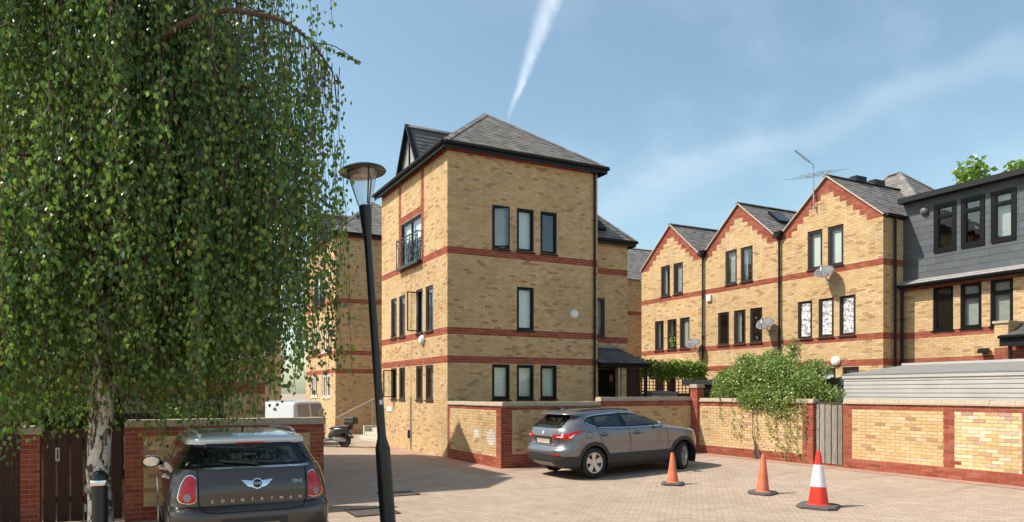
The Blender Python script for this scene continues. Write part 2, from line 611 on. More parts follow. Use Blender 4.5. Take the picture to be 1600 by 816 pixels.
def paving(name, a, b, rot, bw=0.2, bh=0.1, joint=(0.15, 0.115, 0.09), stain=0.4):
    t = NT(name)
    p = t.map(t.pos(), (1, 1, 1), (0, 0, rot))
    br = t.add('ShaderNodeTexBrick')
    br.inputs['Scale'].default_value = 1.0
    br.inputs['Brick Width'].default_value = bw
    br.inputs['Row Height'].default_value = bh
    br.inputs['Mortar Size'].default_value = 0.004
    br.inputs['Mortar Smooth'].default_value = 0.3
    br.inputs['Bias'].default_value = 0.0
    br.inputs['Color1'].default_value = (0, 0, 0, 1)
    br.inputs['Color2'].default_value = (1, 1, 1, 1)
    br.inputs['Mortar'].default_value = (0.5, 0.5, 0.5, 1)
    t.l.new(p, br.inputs['Vector'])
    c = t.mix(br.outputs['Color'], a, b)
    c = t.mix(t.ramp(t.noise(t.pos(), 0.55, 7, 0.65), [(0.45, 0), (0.68, stain)]), c, (0.25, 0.19, 0.15))
    c = t.mix(t.ramp(t.noise(t.map(t.pos(), (0.35, 1.6, 1), (0, 0, R(-20))), 1.1, 6, 0.65, 0.6), [(0.56, 0), (0.72, 0.5)]), c, (0.22, 0.165, 0.135))
    c = t.mix(t.ramp(t.noise(t.pos(), 2.6, 6, 0.7), [(0.55, 0), (0.8, 0.45)]), c, (0.5, 0.44, 0.37))
    c = t.mix(t.ramp(t.noise(t.pos(), 1.3, 5, 0.6, 0.8), [(0.63, 0), (0.72, 0.5)]), c, (0.13, 0.10, 0.085))
    c = t.mix(t.ramp(t.noise(t.pos(), 5.5, 4, 0.6), [(0.68, 0), (0.74, 0.5)]), c, (0.62, 0.58, 0.52))
    c = t.mix(t.ramp(t.noise(t.pos(), 38, 3, 0.6), [(0.3, 0.3), (0.7, 0)]), c, (0.2, 0.16, 0.13))
    c = t.mix(br.outputs['Fac'], c, joint)
    t.set(Base_Color=c, Roughness=0.95)
    t.b.inputs['Specular IOR Level'].default_value = 0.2
    h = t.math('SUBTRACT', t.math('MULTIPLY', t.noise(t.pos(), 24, 4), 0.5), br.outputs['Fac'])
    t.bump(h, 0.6, 0.006)
    return t.m


M['paving'] = paving('worn block paving', (0.37, 0.275, 0.21), (0.46, 0.355, 0.275), R(45))
M['strip_pink'] = paving('pink edging blocks', (0.40, 0.22, 0.17), (0.47, 0.285, 0.22), 0, 0.1, 0.2, stain=0.3)


# ------------------------------------------------------------ ground
def sstep(x, a, b):
    t = min(1, max(0, (x - a) / (b - a)))
    return t * t * (3 - 2 * t)


def gz(u, v=0):
    """height of the yard: level on the left, rising gently to the right-hand wall"""
    return 0.2 * sstep(u, 9.3, 15.6)


us = [-900, -60, -10, 4, 9.3] + [9.3 + 6.3 * i / 14 for i in range(1, 15)] + [18, 26, 60, 900]
vs = [-900, -40, 0, 10, 20, 40, 80, 900]
g = MB()
for i in range(len(us) - 1):
    for j in range(len(vs) - 1):
        g.face([(us[i], vs[j], gz(us[i])), (us[i + 1], vs[j], gz(us[i + 1])),
                (us[i + 1], vs[j + 1], gz(us[i + 1])), (us[i], vs[j + 1], gz(us[i]))])
tag(g.build('ground', M['paving']), 'worn beige block paving of the whole yard', kind='structure')


def sheet(name, mat, u0, u1, v0, v1, lift, label, kind='structure', n=8):
    m = MB()
    for i in range(n):
        a, b = u0 + (u1 - u0) * i / n, u0 + (u1 - u0) * (i + 1) / n
        m.face([(a, v0, gz(a) + lift), (b, v0, gz(b) + lift), (b, v1, gz(b) + lift), (a, v1, gz(a) + lift)])
    return tag(m.build(name, mat), label, kind=kind)


sheet('pavement', M['strip_pink'], 8.22, 9.0, 14.9, 25.0, 0.006, 'strip of pinkish paving blocks along the town house')
sheet('pavement', M['strip_pink'], 9.004, 15.8, 15.3, 15.80, 0.006, 'strip of pinkish paving blocks before the low front wall')
sheet('pavement', M['strip_pink'], 15.42, 15.86, 2.0, 15.296, 0.006, 'strip of pinkish paving blocks along the right garden wall')
sheet('road_line', M['yellow_line'], 7.96, 8.03, 15.0, 26.0, 0.005, 'worn yellow line along the lane')
sheet('road_line', M['yellow_line'], 7.80, 7.87, 15.0, 26.0, 0.005, 'second worn yellow line along the lane')


# ------------------------------------------------------------ facades of real bricks
class Fac:
    """a wall plane: a runs left to right as seen from outside, n is outward"""
    def __init__(s, ox, oy, dx, dy):
        s.o, s.d, s.n = (ox, oy), (dx, dy), (dy, -dx)

    def p(s, a, z, n=0.0):
        return (s.o[0] + s.d[0] * a + s.n[0] * n, s.o[1] + s.d[1] * a + s.n[1] * n, z)

    def box(s, mb, a0, a1, z0, z1, n0, n1):
        mb.hexa([s.p(a0, z0, n1), s.p(a1, z0, n1), s.p(a1, z0, n0), s.p(a0, z0, n0),
                 s.p(a0, z1, n1), s.p(a1, z1, n1), s.p(a1, z1, n0), s.p(a0, z1, n0)])

    def brick(s, mb, a0, a1, z0, z1, n):
        q = [s.p(a0, z0, n), s.p(a1, z0, n), s.p(a1, z1, n), s.p(a0, z1, n),
             s.p(a0, z0), s.p(a1, z0), s.p(a1, z1), s.p(a0, z1)]
        mb.raw(q, [(0, 1, 2, 3), (0, 4, 5, 1), (1, 5, 6, 2), (2, 6, 7, 3), (3, 7, 4, 0)])


COURSE, BRICK = 0.075, 0.225


def cut(iv, holes):
    out = [iv]
    for h0, h1 in holes:
        nx = []
        for a, b in out:
            if h1 <= a or h0 >= b: nx.append((a, b)); continue
            if h0 > a: nx.append((a, h0))
            if h1 < b: nx.append((h1, b))
        out = nx
    return out


def segments(kf, z, a, b):
    """split a course where the kind of brick changes"""
    n = max(1, int((b - a) / 0.05))
    xs = [a + (b - a) * (i + 0.5) / n for i in range(n)]
    out, s0, k0 = [], a, kf(xs[0], z)
    for p, q in zip(xs, xs[1:]):
        k = kf(q, z)
        if k != k0:
            lo, hi = p, q
            for _ in range(6):
                m = (lo + hi) / 2
                if kf(m, z) == k0: lo = m
                else: hi = m
            out.append((s0, hi, k0))
            s0, k0 = hi, k
    out.append((s0, b, k0))
    return out


def lay(F, L, z0, z1, holes, rng, kindf, put):
    """lay courses of stretchers; put(kind, a0, a1, z0, z1, n) receives every brick"""
    k = int(math.floor(z0 / COURSE + 0.001))
    while k * COURSE < z1 - 0.02:
        zb = k * COURSE
        zm = zb + COURSE / 2
        lo, hi = rng(zm) if rng else (0, L)
        if hi - lo > 0.05:
            for a_, b_ in cut((lo, hi), [(h[0], h[1]) for h in holes if h[2] < zm < h[3]]):
                for a, b, kd in segments(kindf, zm, a_, b_):
                    x = math.floor(a / BRICK) * BRICK + (BRICK / 2 if k % 2 else 0)
                    while x > a: x -= BRICK
                    while x < b - 0.001:
                        p, q = max(a, x), min(b, x + BRICK)
                        if q - p > 0.014:
                            e0 = 0.006 if p <= 0.001 else -0.005
                            e1 = 0.006 if q >= L - 0.001 else -0.005
                            put(kd, p - e0, q + e1, zb, min(zb + 0.065, z1), 0.006 + uni(-0.0015, 0.0022))
                        x += BRICK
        k += 1


def skin(mb, F, L, z0, top, holes, breaks=(), reveal=0.13):
    """the mortar sheet behind the bricks with real openings and their reveals"""
    xs = sorted(set([0, L] + [h[0] for h in holes] + [h[1] for h in holes] + list(breaks)))
    for a, b in zip(xs, xs[1:]):
        m = (a + b) / 2
        hs = sorted([h for h in holes if h[0] < m < h[1]], key=lambda h: h[2])
        z = z0
        for h in hs:
            if h[2] > z: mb.face([F.p(a, z), F.p(b, z), F.p(b, h[2]), F.p(a, h[2])])
            z = h[3]
        mb.face([F.p(a, z), F.p(b, z), F.p(b, top(b)), F.p(a, top(a))])
    for a, b, c, d in [h[:4] for h in holes]:
        r = -reveal
        mb.face([F.p(a, c), F.p(a, d), F.p(a, d, r), F.p(a, c, r)])
        mb.face([F.p(b, c), F.p(b, d), F.p(b, d, r), F.p(b, c, r)])
        mb.face([F.p(a, c), F.p(b, c), F.p(b, c, r), F.p(a, c, r)])
        mb.face([F.p(a, d), F.p(b, d), F.p(b, d, r), F.p(a, d, r)])


BANDS = [(2.98, 3.21), (3.87, 4.10), (6.46, 6.69)]


def in_band(z, bands):
    return any(a < z < b for a, b in bands)


class House:
    def __init__(s, name, label, group=None, loc=(0, 0, 0)):
        s.root = empty(name, loc=(0, 0, 0), label=label, cat='house', group=group)
        s.mort, s.yel, s.red = MB(), MB(), MB()

    def facade(s, F, L, z0, z1, holes=(), bands=BANDS, top=None, rng=None, breaks=(), kindf=None, bricks=True):
        t = top or (lambda a: z1)
        skin(s.mort, F, L, z0, t, holes, breaks)
        if not bricks: return
        kf = kindf or (lambda a, z: 'r' if in_band(z, bands) else 'y')
        lay(F, L, z0, z1, holes, rng, kf, lambda k, *q: F.brick(s.red if k == 'r' else s.yel, *q))

    def done(s):
        s.mort.build('wall', M['mortar'], s.root)
        s.yel.build('yellow_brickwork', M['brick_yellow'], s.root, kind='stuff')
        s.red.build('red_brickwork', M['brick_red'], s.root, kind='stuff')


def window(root, F, a0, a1, z0, z1, fm='frame_brown', transom=None, mull=None, blind=None, bz=None, sill=True,
           n0=-0.095, n1=-0.03, fw=0.07, pane='glass', swing=None, surround=0.0, cut_=0.0):
    """a window = its frame, with pane, sill and blind as sub-parts"""
    m = MB()
    F.box(m, a0 + 0.001, a0 + fw, z0 + 0.001, z1 - 0.001, n0, n1)
    F.box(m, a1 - fw, a1 - 0.001, z0 + 0.001, z1 - 0.001, n0, n1)
    F.box(m, a0 + fw, a1 - fw, z0 + 0.001, z0 + fw, n0, n1)
    F.box(m, a0 + fw, a1 - fw, z1 - fw, z1 - 0.001, n0, n1)
    if transom:
        F.box(m, a0 + fw, a1 - fw, transom - 0.03, transom + 0.03, n0, n1 + 0.004)
    if mull:
        F.box(m, mull - 0.03, mull + 0.03, z0 + fw, z1 - fw, n0, n1 + 0.003)
    if surround:
        w = surround
        for q in ((a0 - w, a0 - 0.001, z0 - w, z1 + w), (a1 + 0.001, a1 + w, z0 - w, z1 + w), (a0, a1, z1 + 0.001, z1 + w), (a0, a1, z0 - w, z0 - 0.001)):
            F.box(m, *q, -0.02, 0.035)
    w = m.build('window', M[fm], root)
    spans = [(z0 + fw, z1 - fw)] if not transom else [(z0 + fw, transom - 0.03), (transom + 0.03, z1 - fw)]
    cols = [(a0 + fw, a1 - fw)] if not mull else [(a0 + fw, mull - 0.03), (mull + 0.03, a1 - fw)]
    s = 0.036
    for (c0, c1) in cols:
        for i, (b0, b1) in enumerate(spans):
            c = MB()
            for q in ((c0, c0 + s, b0, b1), (c1 - s, c1, b0, b1), (c0 + s, c1 - s, b0, b0 + s), (c0 + s, c1 - s, b1 - s, b1)):
                F.box(c, *q, n0 + 0.01, n1 - 0.012)
            if swing and i == 0 and (c0, c1) == cols[0]:
                # an open casement: hinged on one jamb and swung outward
                side, ang = swing
                hin = Vector(F.p(c0 if side < 0 else c1, 0, n1))
                cm = c.build('casement', M[fm], w)
                p = MB()
                nm = (n0 + n1) / 2
                p.face([F.p(c0 + s, b0 + s, nm), F.p(c1 - s, b0 + s, nm), F.p(c1 - s, b1 - s, nm), F.p(c0 + s, b1 - s, nm)])
                gm = p.build('pane', M[pane], w)
                sgn = 1 if side > 0 else -1
                T = Matrix.Translation(hin) @ Matrix.Rotation(sgn * R(ang), 4, 'Z') @ Matrix.Translation(-hin)
                cm.data.transform(T); gm.data.transform(T)
                continue
            c.build('casement', M[fm], w)
            p = MB()
            nm = (n0 + n1) / 2
            p.face([F.p(c0 + s, b0 + s, nm), F.p(c1 - s, b0 + s, nm), F.p(c1 - s, b1 - s, nm), F.p(c0 + s, b1 - s, nm)])
            p.build('pane', M[pane], w)
    if sill:
        p = MB()
        F.box(p, a0 - 0.03, a1 + 0.03, z0 - 0.045, z0 - 0.001, 0.009, 0.055)
        p.build('sill', M[fm], w)
    if blind:
        p = MB()
        b0 = bz if bz is not None else z0 + 0.02
        if blind == 'drape':
            wd = (a1 - a0)
            f0, f1 = uni(0.16, 0.4), uni(0.12, 0.34)
            for q0, q1 in ((a0 + 0.01, a0 + wd * f0), (a1 - wd * f1, a1 - 0.01)):
                n_ = 8
                for i in range(n_):
                    x0, x1 = q0 + (q1 - q0) * i / n_, q0 + (q1 - q0) * (i + 1) / n_
                    d0, d1 = (-0.17, -0.2) if i % 2 else (-0.2, -0.17)
                    p.face([F.p(x0, z0 + 0.02, d0), F.p(x1, z0 + 0.02, d1), F.p(x1, z1 - 0.01, d1), F.p(x0, z1 - 0.01, d0)])
            p.build('curtain', M['blind'], w)
        else:
            F.box(p, a0 + 0.01, a1 - 0.01, b0, z1 - 0.01, -0.17, -0.16)
            p.build('blind', M[blind], w)
    p = MB()
    F.box(p, a0 - 0.35, a1 + 0.35, z0 - 0.3, z1 + 0.2, -0.95, -0.9)
    p.build('room_back', M['room'], w)
    return w


def slates(mb, under, P0, e, s, poly, gauge=0.19, width=0.27, t=0.017):
    """lay slates over a convex polygon given in (along eave, up slope) coordinates"""
    P0, e, s = Vector(P0), Vector(e).normalized(), Vector(s).normalized()
    n = e.cross(s).normalized()
    if n.z < 0: n = -n
    under.face([P0 + e * a + s * b - n * 0.012 for a, b in poly])
    bmax = max(b for a, b in poly)
    bmin = min(b for a, b in poly)

    def span(b):
        xs = []
        for (a0, b0), (a1, b1) in zip(poly, poly[1:] + poly[:1]):
            if (b0 - b) * (b1 - b) < 0:
                xs.append(a0 + (a1 - a0) * (b - b0) / (b1 - b0))
        return (min(xs), max(xs)) if len(xs) >= 2 else None
    k = 0
    b = bmin
    while b < bmax - 0.02:
        r = span(min(b + gauge * 0.5, bmax - 0.01))
        if r:
            lo, hi = r
            x = math.floor(lo / width) * width + (width / 2 if k % 2 else 0)
            while x > lo: x -= width
            while x < hi:
                p, q = max(lo, x) + 0.002, min(hi, x + width) - 0.002
                if q - p > 0.02:
                    l0 = t + uni(-0.002, 0.004)
                    bb = b + uni(-0.004, 0.004)
                    top = min(b + gauge + 0.02, bmax)
                    v = [P0 + e * p + s * bb + n * l0, P0 + e * q + s * bb + n * l0, P0 + e * q + s * top + n * 0.002, P0 + e * p + s * top + n * 0.002,
                         P0 + e * p + s * bb - n * 0.004, P0 + e * q + s * bb - n * 0.004]
                    mb.raw(v, [(0, 1, 2, 3), (4, 5, 1, 0), (0, 3, 4), (1, 5, 2)])
                x += width
        b += gauge
        k += 1


RIDGE_ME = {}


def ridge(parent, p, q, mat='slate', step=0.42, w=0.13, drop=0.07, lift=0.03):
    """angled ridge tiles laid one after another, sharing one mesh"""
    p, q = Vector(p), Vector(q)
    d = q - p
    n = max(1, round(d.length / step))
    key = (mat, round(d.length / n, 3), w, drop)
    if key not in RIDGE_ME:
        l = d.length / n
        m = MB()
        for x0, x1, h in ((0.004, l - 0.004, 0.0), (0.0, 0.03, 0.006)):
            a = [(x0, -w, -drop + h), (x0, 0, h), (x0, w, -drop + h), (x1, -w, -drop + h), (x1, 0, h), (x1, w, -drop + h)]
            b = [(x, y, z + 0.018) for x, y, z in a]
            m.raw(a + b, [(6, 9, 10, 7), (7, 10, 11, 8), (0, 1, 4, 3), (1, 2, 5, 4), (6, 7, 1, 0), (7, 8, 2, 1), (9, 3, 4, 10), (10, 4, 5, 11), (0, 3, 9, 6), (8, 11, 5, 2)])
        RIDGE_ME[key] = m.mesh('ridge_tile', M[mat])
    x = d.normalized()
    y = Vector((0, 0, 1)).cross(x)
    y = y.normalized() if y.length > 1e-4 else Vector((0, 1, 0))
    z = x.cross(y)
    for i in range(n):
        o = link(bpy.data.objects.new('ridge_tile', RIDGE_ME[key]))
        o.parent = parent
        b = p + d * i / n + z * lift
        o.matrix_world = Matrix(((x.x, y.x, z.x, b.x), (x.y, y.y, z.y, b.y), (x.z, y.z, z.z, b.z), (0, 0, 0, 1)))


def gutter(root, p, q, out, mat='pvc_black', h=0.11, w=0.12, fascia=0.2):
    """half-round gutter with a fascia board behind it"""
    p, q, out = Vector(p), Vector(q), Vector(out)
    m = MB()
    n = 7
    prof = [(out * (w / 2 - w / 2 * math.cos(math.pi * k / (n - 1))), -h * 0.75 * math.sin(math.pi * k / (n - 1))) for k in range(n)]
    a = [p + o + Vector((0, 0, z)) for o, z in prof]
    b = [q + o + Vector((0, 0, z)) for o, z in prof]
    m.raw(a + b, [(k, k + 1, n + k + 1, n + k) for k in range(n - 1)] + [tuple(range(n)), tuple(range(n, 2 * n))])
    m.build('gutter', M[mat], root)
    f = MB()
    zz = Vector((0, 0, 1))
    f.hexa([p - out * 0.02 - zz * fascia, q - out * 0.02 - zz * fascia, q - out * 0.001 - zz * fascia, p - out * 0.001 - zz * fascia,
            p - out * 0.02 + zz * 0.03, q - out * 0.02 + zz * 0.03, q - out * 0.001 + zz * 0.03, p - out * 0.001 + zz * 0.03])
    f.build('fascia', M[mat], root)


def downpipe(root, x, y, z0, z1, nrm, r=0.042, mat='pvc_black', hopper=False):
    m = MB()
    m.tube([(x, y, z0), (x, y, z1 - 0.25), (x, y, z1)], r, 10)
    z = z0 + 0.6
    while z < z1 - 0.3:
        m.tube([(x, y, z), (x, y, z + 0.09)], r * 1.28, 10)
        m.box(x - 0.07, x + 0.07, y - 0.07, y + 0.07, z + 0.03, z + 0.06) if False else None
        z += 1.85
    if hopper:
        m.hexa([(x - 0.07, y - 0.07, z1), (x + 0.07, y - 0.07, z1), (x + 0.07, y + 0.07, z1), (x - 0.07, y + 0.07, z1),
                (x - 0.14, y - 0.16, z1 + 0.28), (x + 0.14, y - 0.16, z1 + 0.28), (x + 0.14, y + 0.16, z1 + 0.28), (x - 0.14, y + 0.16, z1 + 0.28)])
    m.build('downpipe', M[mat], root)


# ------------------------------------------------------------ the two hipped town houses
def hip_roof(root, x0, x1, y0, y1, ze, rise, mat='slate', caps=True):
    """hipped roof over a rectangle with the ridge along y (or a point)"""
    hw = (x1 - x0) / 2
    hy = min(hw, (y1 - y0) / 2)
    sl = math.hypot(hw, rise)
    top, und = MB(), MB()
    xm, za = (x0 + x1) / 2, ze + rise
    ry0, ry1 = y0 + hy, y1 - hy
    sv = rise / sl
    slates(top, und, (x0, y0, ze), (1, 0, 0), (0, hy, rise), [(0, 0), (2 * hw, 0), (hw, math.hypot(hy, rise))])
    slates(top, und, (x1, y1, ze), (-1, 0, 0), (0, -hy, rise), [(0, 0), (2 * hw, 0), (hw, math.hypot(hy, rise))])
    L = y1 - y0
    slates(top, und, (x0, y1, ze), (0, -1, 0), (hw, 0, rise), [(0, 0), (L, 0), (L - hy, sl), (hy, sl)])
    slates(top, und, (x1, y0, ze), (0, 1, 0), (-hw, 0, rise), [(0, 0), (L, 0), (L - hy, sl), (hy, sl)])
    und.face([(x0, y0, ze - 0.02), (x1, y0, ze - 0.02), (x1, y1, ze - 0.02), (x0, y1, ze - 0.02)])
    rf = und.build('roof', M['slate_dark'], root)
    top.build('roof_slates', M[mat], rf, kind='stuff')
    if caps:
        a0, a1 = (xm, ry0, za), (xm, ry1, za)
        for c, a in (((x0, y0, ze), a0), ((x1, y0, ze), a0), ((x0, y1, ze), a1), ((x1, y1, ze), a1)):
            ridge(rf, c, a, mat)
        if ry1 - ry0 > 0.15: ridge(rf, a0, a1, mat)
    return rf


def townhouse(label, y0, detail):
    h = House('town_house', label, 'hipped brick town houses')
    x0, x1, y1, zt = 9.04, 14.84, y0 + 6.1, 9.9
    F1, F2 = Fac(x0, y0, 1, 0), Fac(x0, y1, 0, -1)
    A = lambda v: y1 - v - (y0 - 19.2)          # station on the left face of a v measured on the nearer house
    bands = BANDS + [(9.69, 10)]
    w1, w2 = [], []
    if detail:
        for x in (10.64, 11.57, 12.49): w1.append((x, x + 0.66, 6.72, 8.15)); w1.append((x, x + 0.66, 1.82, 2.97))
        w1.append((11.57, 12.23, 4.10, 5.56))
    lf = [(24.26, 23.66), (23.40, 22.80), (21.76, 21.18), (20.92, 20.30)]
    for v1_, v0_ in lf:
        w2.append((A(v1_), A(v0_), 4.10, 5.61)); w2.append((A(v1_), A(v0_), 1.80, 2.97))
    jul = (A(23.2), A(21.32), 6.60, 8.22)
    w2.append(jul)

    def kl(a, z):
        if in_band(z, bands): return 'r'
        if z > 6.6 and (jul[0] - 0.24 < a < jul[0] or jul[1] < a < jul[1] + 0.24): return 'r'
        if 8.22 < z < 8.45 and jul[0] < a < jul[1]: return 'r'
        return 'y'
    sh = 9.04
    h.facade(F1, 5.8, -0.15, zt, [(a - sh, b - sh, c, d) for a, b, c, d in w1], bands)
    h.facade(F2, 6.1, -0.15, zt, w2, bands, kindf=kl)
    h.facade(Fac(x1, y0, 0, 1), 6.1, -0.15, zt, [], bands)
    h.facade(Fac(x1, y1, -1, 0), 5.8, -0.15, zt, [], bands, bricks=False)
    h.done()
    r = h.root
    for z in (3.62, 6.52, 9.4):
        fl = MB(); fl.box(x0 + 0.14, x1 - 0.14, y0 + 0.14, y1 - 0.14, z, z + 0.1); fl.build('floor_slab', M['room'], r)
    fm = 'frame_black' if detail else 'frame_white'
    for i, (a, b, c, d) in enumerate(w1):
        top = c > 6
        sw = (-1, 34) if (top and a < 11) else None
        window(r, F1, a - sh, b - sh, c, d, 'frame_black', blind=('curtain' if top and a < 11 else 'blind') if not (top and a > 12) else None,
               bz=c + 0.45 if (top and a > 12) else None, swing=sw)
    for i, (a, b, c, d) in enumerate(w2[:-1]):
        first = c > 4
        sw = None
        if detail and first and i == 4: sw = (-1, 84)
        if detail and (not first) and i == 1: sw = (-1, 74)
        window(r, F2, a, b, c, d, 'frame_brown' if detail else 'frame_white', blind='drape' if detail else 'curtain', swing=sw)
    # french window and its railing
    a, b, c, d = jul
    window(r, F2, a, b, c, d, 'frame_black', mull=(a + b) / 2, transom=None, sill=False, blind='blind', bz=c + 0.9)
    m = MB()
    n = 0.17
    P = lambda aa, z: F2.p(aa, z, n)
    z0, z1 = c - 0.02, c + 0.98
    m.bar(P(a - 0.05, z0), P(b + 0.05, z0), 0.03, 0.05)
    m.bar(P(a - 0.05, z1), P(b + 0.05, z1), 0.045, 0.03)
    m.bar(P(a - 0.05, z1 - 0.12), P(b + 0.05, z1 - 0.12), 0.02, 0.02)
    for aa in (a - 0.05, a + (b - a) / 3, a + 2 * (b - a) / 3, b + 0.05):
        m.bar(P(aa, z0), P(aa, z1), 0.025, 0.025)
    for aa in (a - 0.05, b + 0.05):
        for z in (z0, z1): m.bar(P(aa, z), F2.p(aa, z, 0.0), 0.03, 0.03)
    w3 = (b - a) / 3
    for k in range(3):
        q0, q1 = a + k * w3, a + (k + 1) * w3
        m.bar(P(q0, z0), P(q1, z1 - 0.12), 0.016, 0.016)
        m.bar(P(q1, z0), P(q0, z1 - 0.12), 0.016, 0.016)
        cc = Vector(P((q0 + q1) / 2, (z0 + z1 - 0.12) / 2))
        ring = [Vector(F2.p((q0 + q1) / 2 + 0.19 * math.cos(t), (z0 + z1 - 0.12) / 2 + 0.26 * math.sin(t), n)) for t in [2 * math.pi * j / 18 for j in range(19)]]
        m.tube(ring, 0.011, 5)
        for f in (0.25, 0.5, 0.75):
            m.bar(P(q0 + w3 * f, z0), P(q0 + w3 * f, z1 - 0.12), 0.01, 0.01)
    F2.box(m, a - 0.1, b + 0.1, z0 - 0.07, z0 - 0.026, 0.01, n + 0.03)
    m.build('balcony_railing', M['steel_dark'], r)
    # roof
    ov, ze, rise = 0.25, 9.87, 2.52
    rf = hip_roof(r, x0 - ov, x1 + ov, y0 - ov, y1 + ov, ze, rise)
    gutter(r, (x0 - ov, y0 - ov, ze), (x1 + ov, y0 - ov, ze), (0, -1, 0))
    gutter(r, (x0 - ov, y1 + ov, ze), (x0 - ov, y0 - ov, ze), (-1, 0, 0))
    gutter(r, (x1 + ov, y0 - ov, ze), (x1 + ov, y1 + ov, ze), (1, 0, 0))
    sf = MB()
    for q in ((x0 - ov, x1 + ov, y0 - ov, y0 - 0.01), (x0 - ov, x0 - 0.01, y0 - 0.01, y1 + ov), (x1 + 0.01, x1 + ov, y0 - 0.01, y1 + ov)):
        sf.box(*q, ze - 0.055, ze - 0.035)
    sf.build('soffit', M['pvc_black'], r)
    downpipe(r, 14.68, y0 - 0.075, 0.0, ze - 0.1, None)
    # steep gabled slate dormer over the french window
    vm = y1 - (jul[0] + jul[1]) / 2
    hwd, zb, za, xf = 0.92, 9.93, 11.52, x0 - 0.12
    tan = rise / ((x1 - x0) / 2 + ov)
    xb = x0 - ov + (za - ze) / tan
    dm = MB(); du = MB()
    for sg in (-1, 1):
        e = (1, 0, 0)
        base = Vector((xf, vm + sg * hwd, zb))
        up = Vector((0, -sg * hwd, za - zb))
        sl = up.length
        slates(dm, du, base, e, up, [(0.02, 0), (0.02, sl), (xb - xf, sl)] if True else [])
    dorm = du.build('dormer', M['slate_dark'], r)
    dm.build('dormer_slates', M['slate_dark'], dorm, kind='stuff')
    fr = MB()
    for sg in (-1, 1):
        fr.bar((xf - 0.03, vm + sg * (hwd + 0.05), zb - 0.05), (xf - 0.03, vm, za + 0.03), 0.06, 0.15, (1, 0, 0))
    fr.bar((xf + 0.05, vm - hwd * 0.9, zb + 0.06), (xf + 0.05, vm + hwd * 0.9, zb + 0.06), 0.06, 0.1)
    fr.bar((xf + 0.06, vm, zb), (xf + 0.06, vm, za - 0.2), 0.05, 0.05)
    fr.build('barge_board', M['frame_black'], dorm)
    pn = MB()
    pn.face([(xf + 0.08, vm - hwd + 0.08, zb + 0.1), (xf + 0.08, vm + hwd - 0.08, zb + 0.1), (xf + 0.08, vm, za - 0.12)])
    pn.build('dormer_pane', M['lead'], dorm)
    ridge(dorm, (xf - 0.04, vm, za), (xb, vm, za), 'slate', step=0.4, w=0.1, drop=0.11)
    return h


near_house = townhouse('tall hipped yellow brick town house with open windows, in the middle', 19.2, True)
far_house = townhouse('hipped brick town house with white windows behind the lamp post, beyond the steps', 32.0, False)

# ------------------------------------------------------------ set-back neighbour with slate porch
h = House('porch_house', 'narrow set-back brick house with a slate porch beside the tall town house')
F = Fac(14.85, 20.25, 1, 0)
wins = [(0.50, 1.15, 4.10, 5.57), (0.85, 1.68, 0.1, 2.95)]
h.facade(F, 2.2, -0.1, 7.72, wins, BANDS[1:])
h.facade(Fac(17.05, 20.25, 0, 1), 5.0, -0.1, 7.72, [], BANDS[1:])
h.facade(Fac(17.05, 25.25, -1, 0), 2.2, -0.1, 7.72, [], BANDS, bricks=False)
h.done()
window(h.root, F, 0.50, 1.15, 4.10, 5.57, 'frame_brown', blind='curtain')
top, und = MB(), MB()
tn = 1.1
hw = 2.5
slates(top, und, (14.85, 20.02, 7.72), (1, 0, 0), (0, 1, tn), [(0, 0), (2.43, 0), (0.0, 2.43 * math.hypot(1, tn))])
slates(top, und, (17.28, 20.02, 7.72), (0, 1, 0), (-1, 0, tn), [(0, 0), (5.4, 0), (5.4, 2.43 * math.hypot(1, tn)), (2.43, 2.43 * math.hypot(1, tn))])
und.face([(14.85, 20.02, 7.7), (17.28, 20.02, 7.7), (17.28, 25.4, 7.7), (14.85, 25.4, 7.7)])
rf = und.build('roof', M['slate_dark'], h.root)
top.build('roof_slates', M['slate'], rf, kind='stuff')
ridge(rf, (17.28, 20.02, 7.72), (14.9, 22.4, 7.72 + 2.38 * tn), 'slate')
gutter(h.root, (14.86, 20.02, 7.72), (17.28, 20.02, 7.72), (0, -1, 0))
gutter(h.root, (17.28, 20.02, 7.72), (17.28, 25.4, 7.72), (1, 0, 0))
m = MB()
m.hexa([(15.55, 20.25, 8.06), (16.05, 20.25, 8.06), (16.05, 20.65, 8.5), (15.55, 20.65, 8.5), (15.55, 20.2, 8.12), (16.05, 20.2, 8.12), (16.05, 20.6, 8.56), (15.55, 20.6, 8.56)])
m.build('roof_window', M['frame_black'], rf)
# porch: lean-to roof, door, brick pier, timber panel and posts
top, und = MB(), MB()
slates(top, und, (14.86, 19.08, 3.10), (1, 0, 0), (0, 1.16, 0.62), [(0, 0), (2.25, 0), (1.75, math.hypot(1.16, 0.62)), (0, math.hypot(1.16, 0.62))], gauge=0.2)
pr = und.build('porch_roof', M['slate_dark'], h.root)
top.build('porch_slates', M['slate_dark'], pr, kind='stuff')
m = MB()
m.box(14.86, 16.62, 20.2, 20.243, 3.70, 3.80)
m.build('flashing', M['lead'], pr)
gutter(h.root, (14.86, 19.08, 3.09), (17.11, 19.08, 3.09), (0, -1, 0), fascia=0.14)
m = MB()
m.box(14.86, 17.1, 19.1, 20.24, 2.94, 2.99)
m.build('porch_ceiling', M['frame_black'], h.root)
m = MB()
F.box(m, 0.87, 1.66, 0.12, 2.93, -0.10, -0.05)
d = m.build('door', M['frame_black'], h.root)
m = MB()
F.box(m, 0.98, 1.55, 0.9, 2.7, -0.052, -0.046)
m.build('door_pane', M['car_glass'], d)
pier, pm = MB(), MB()
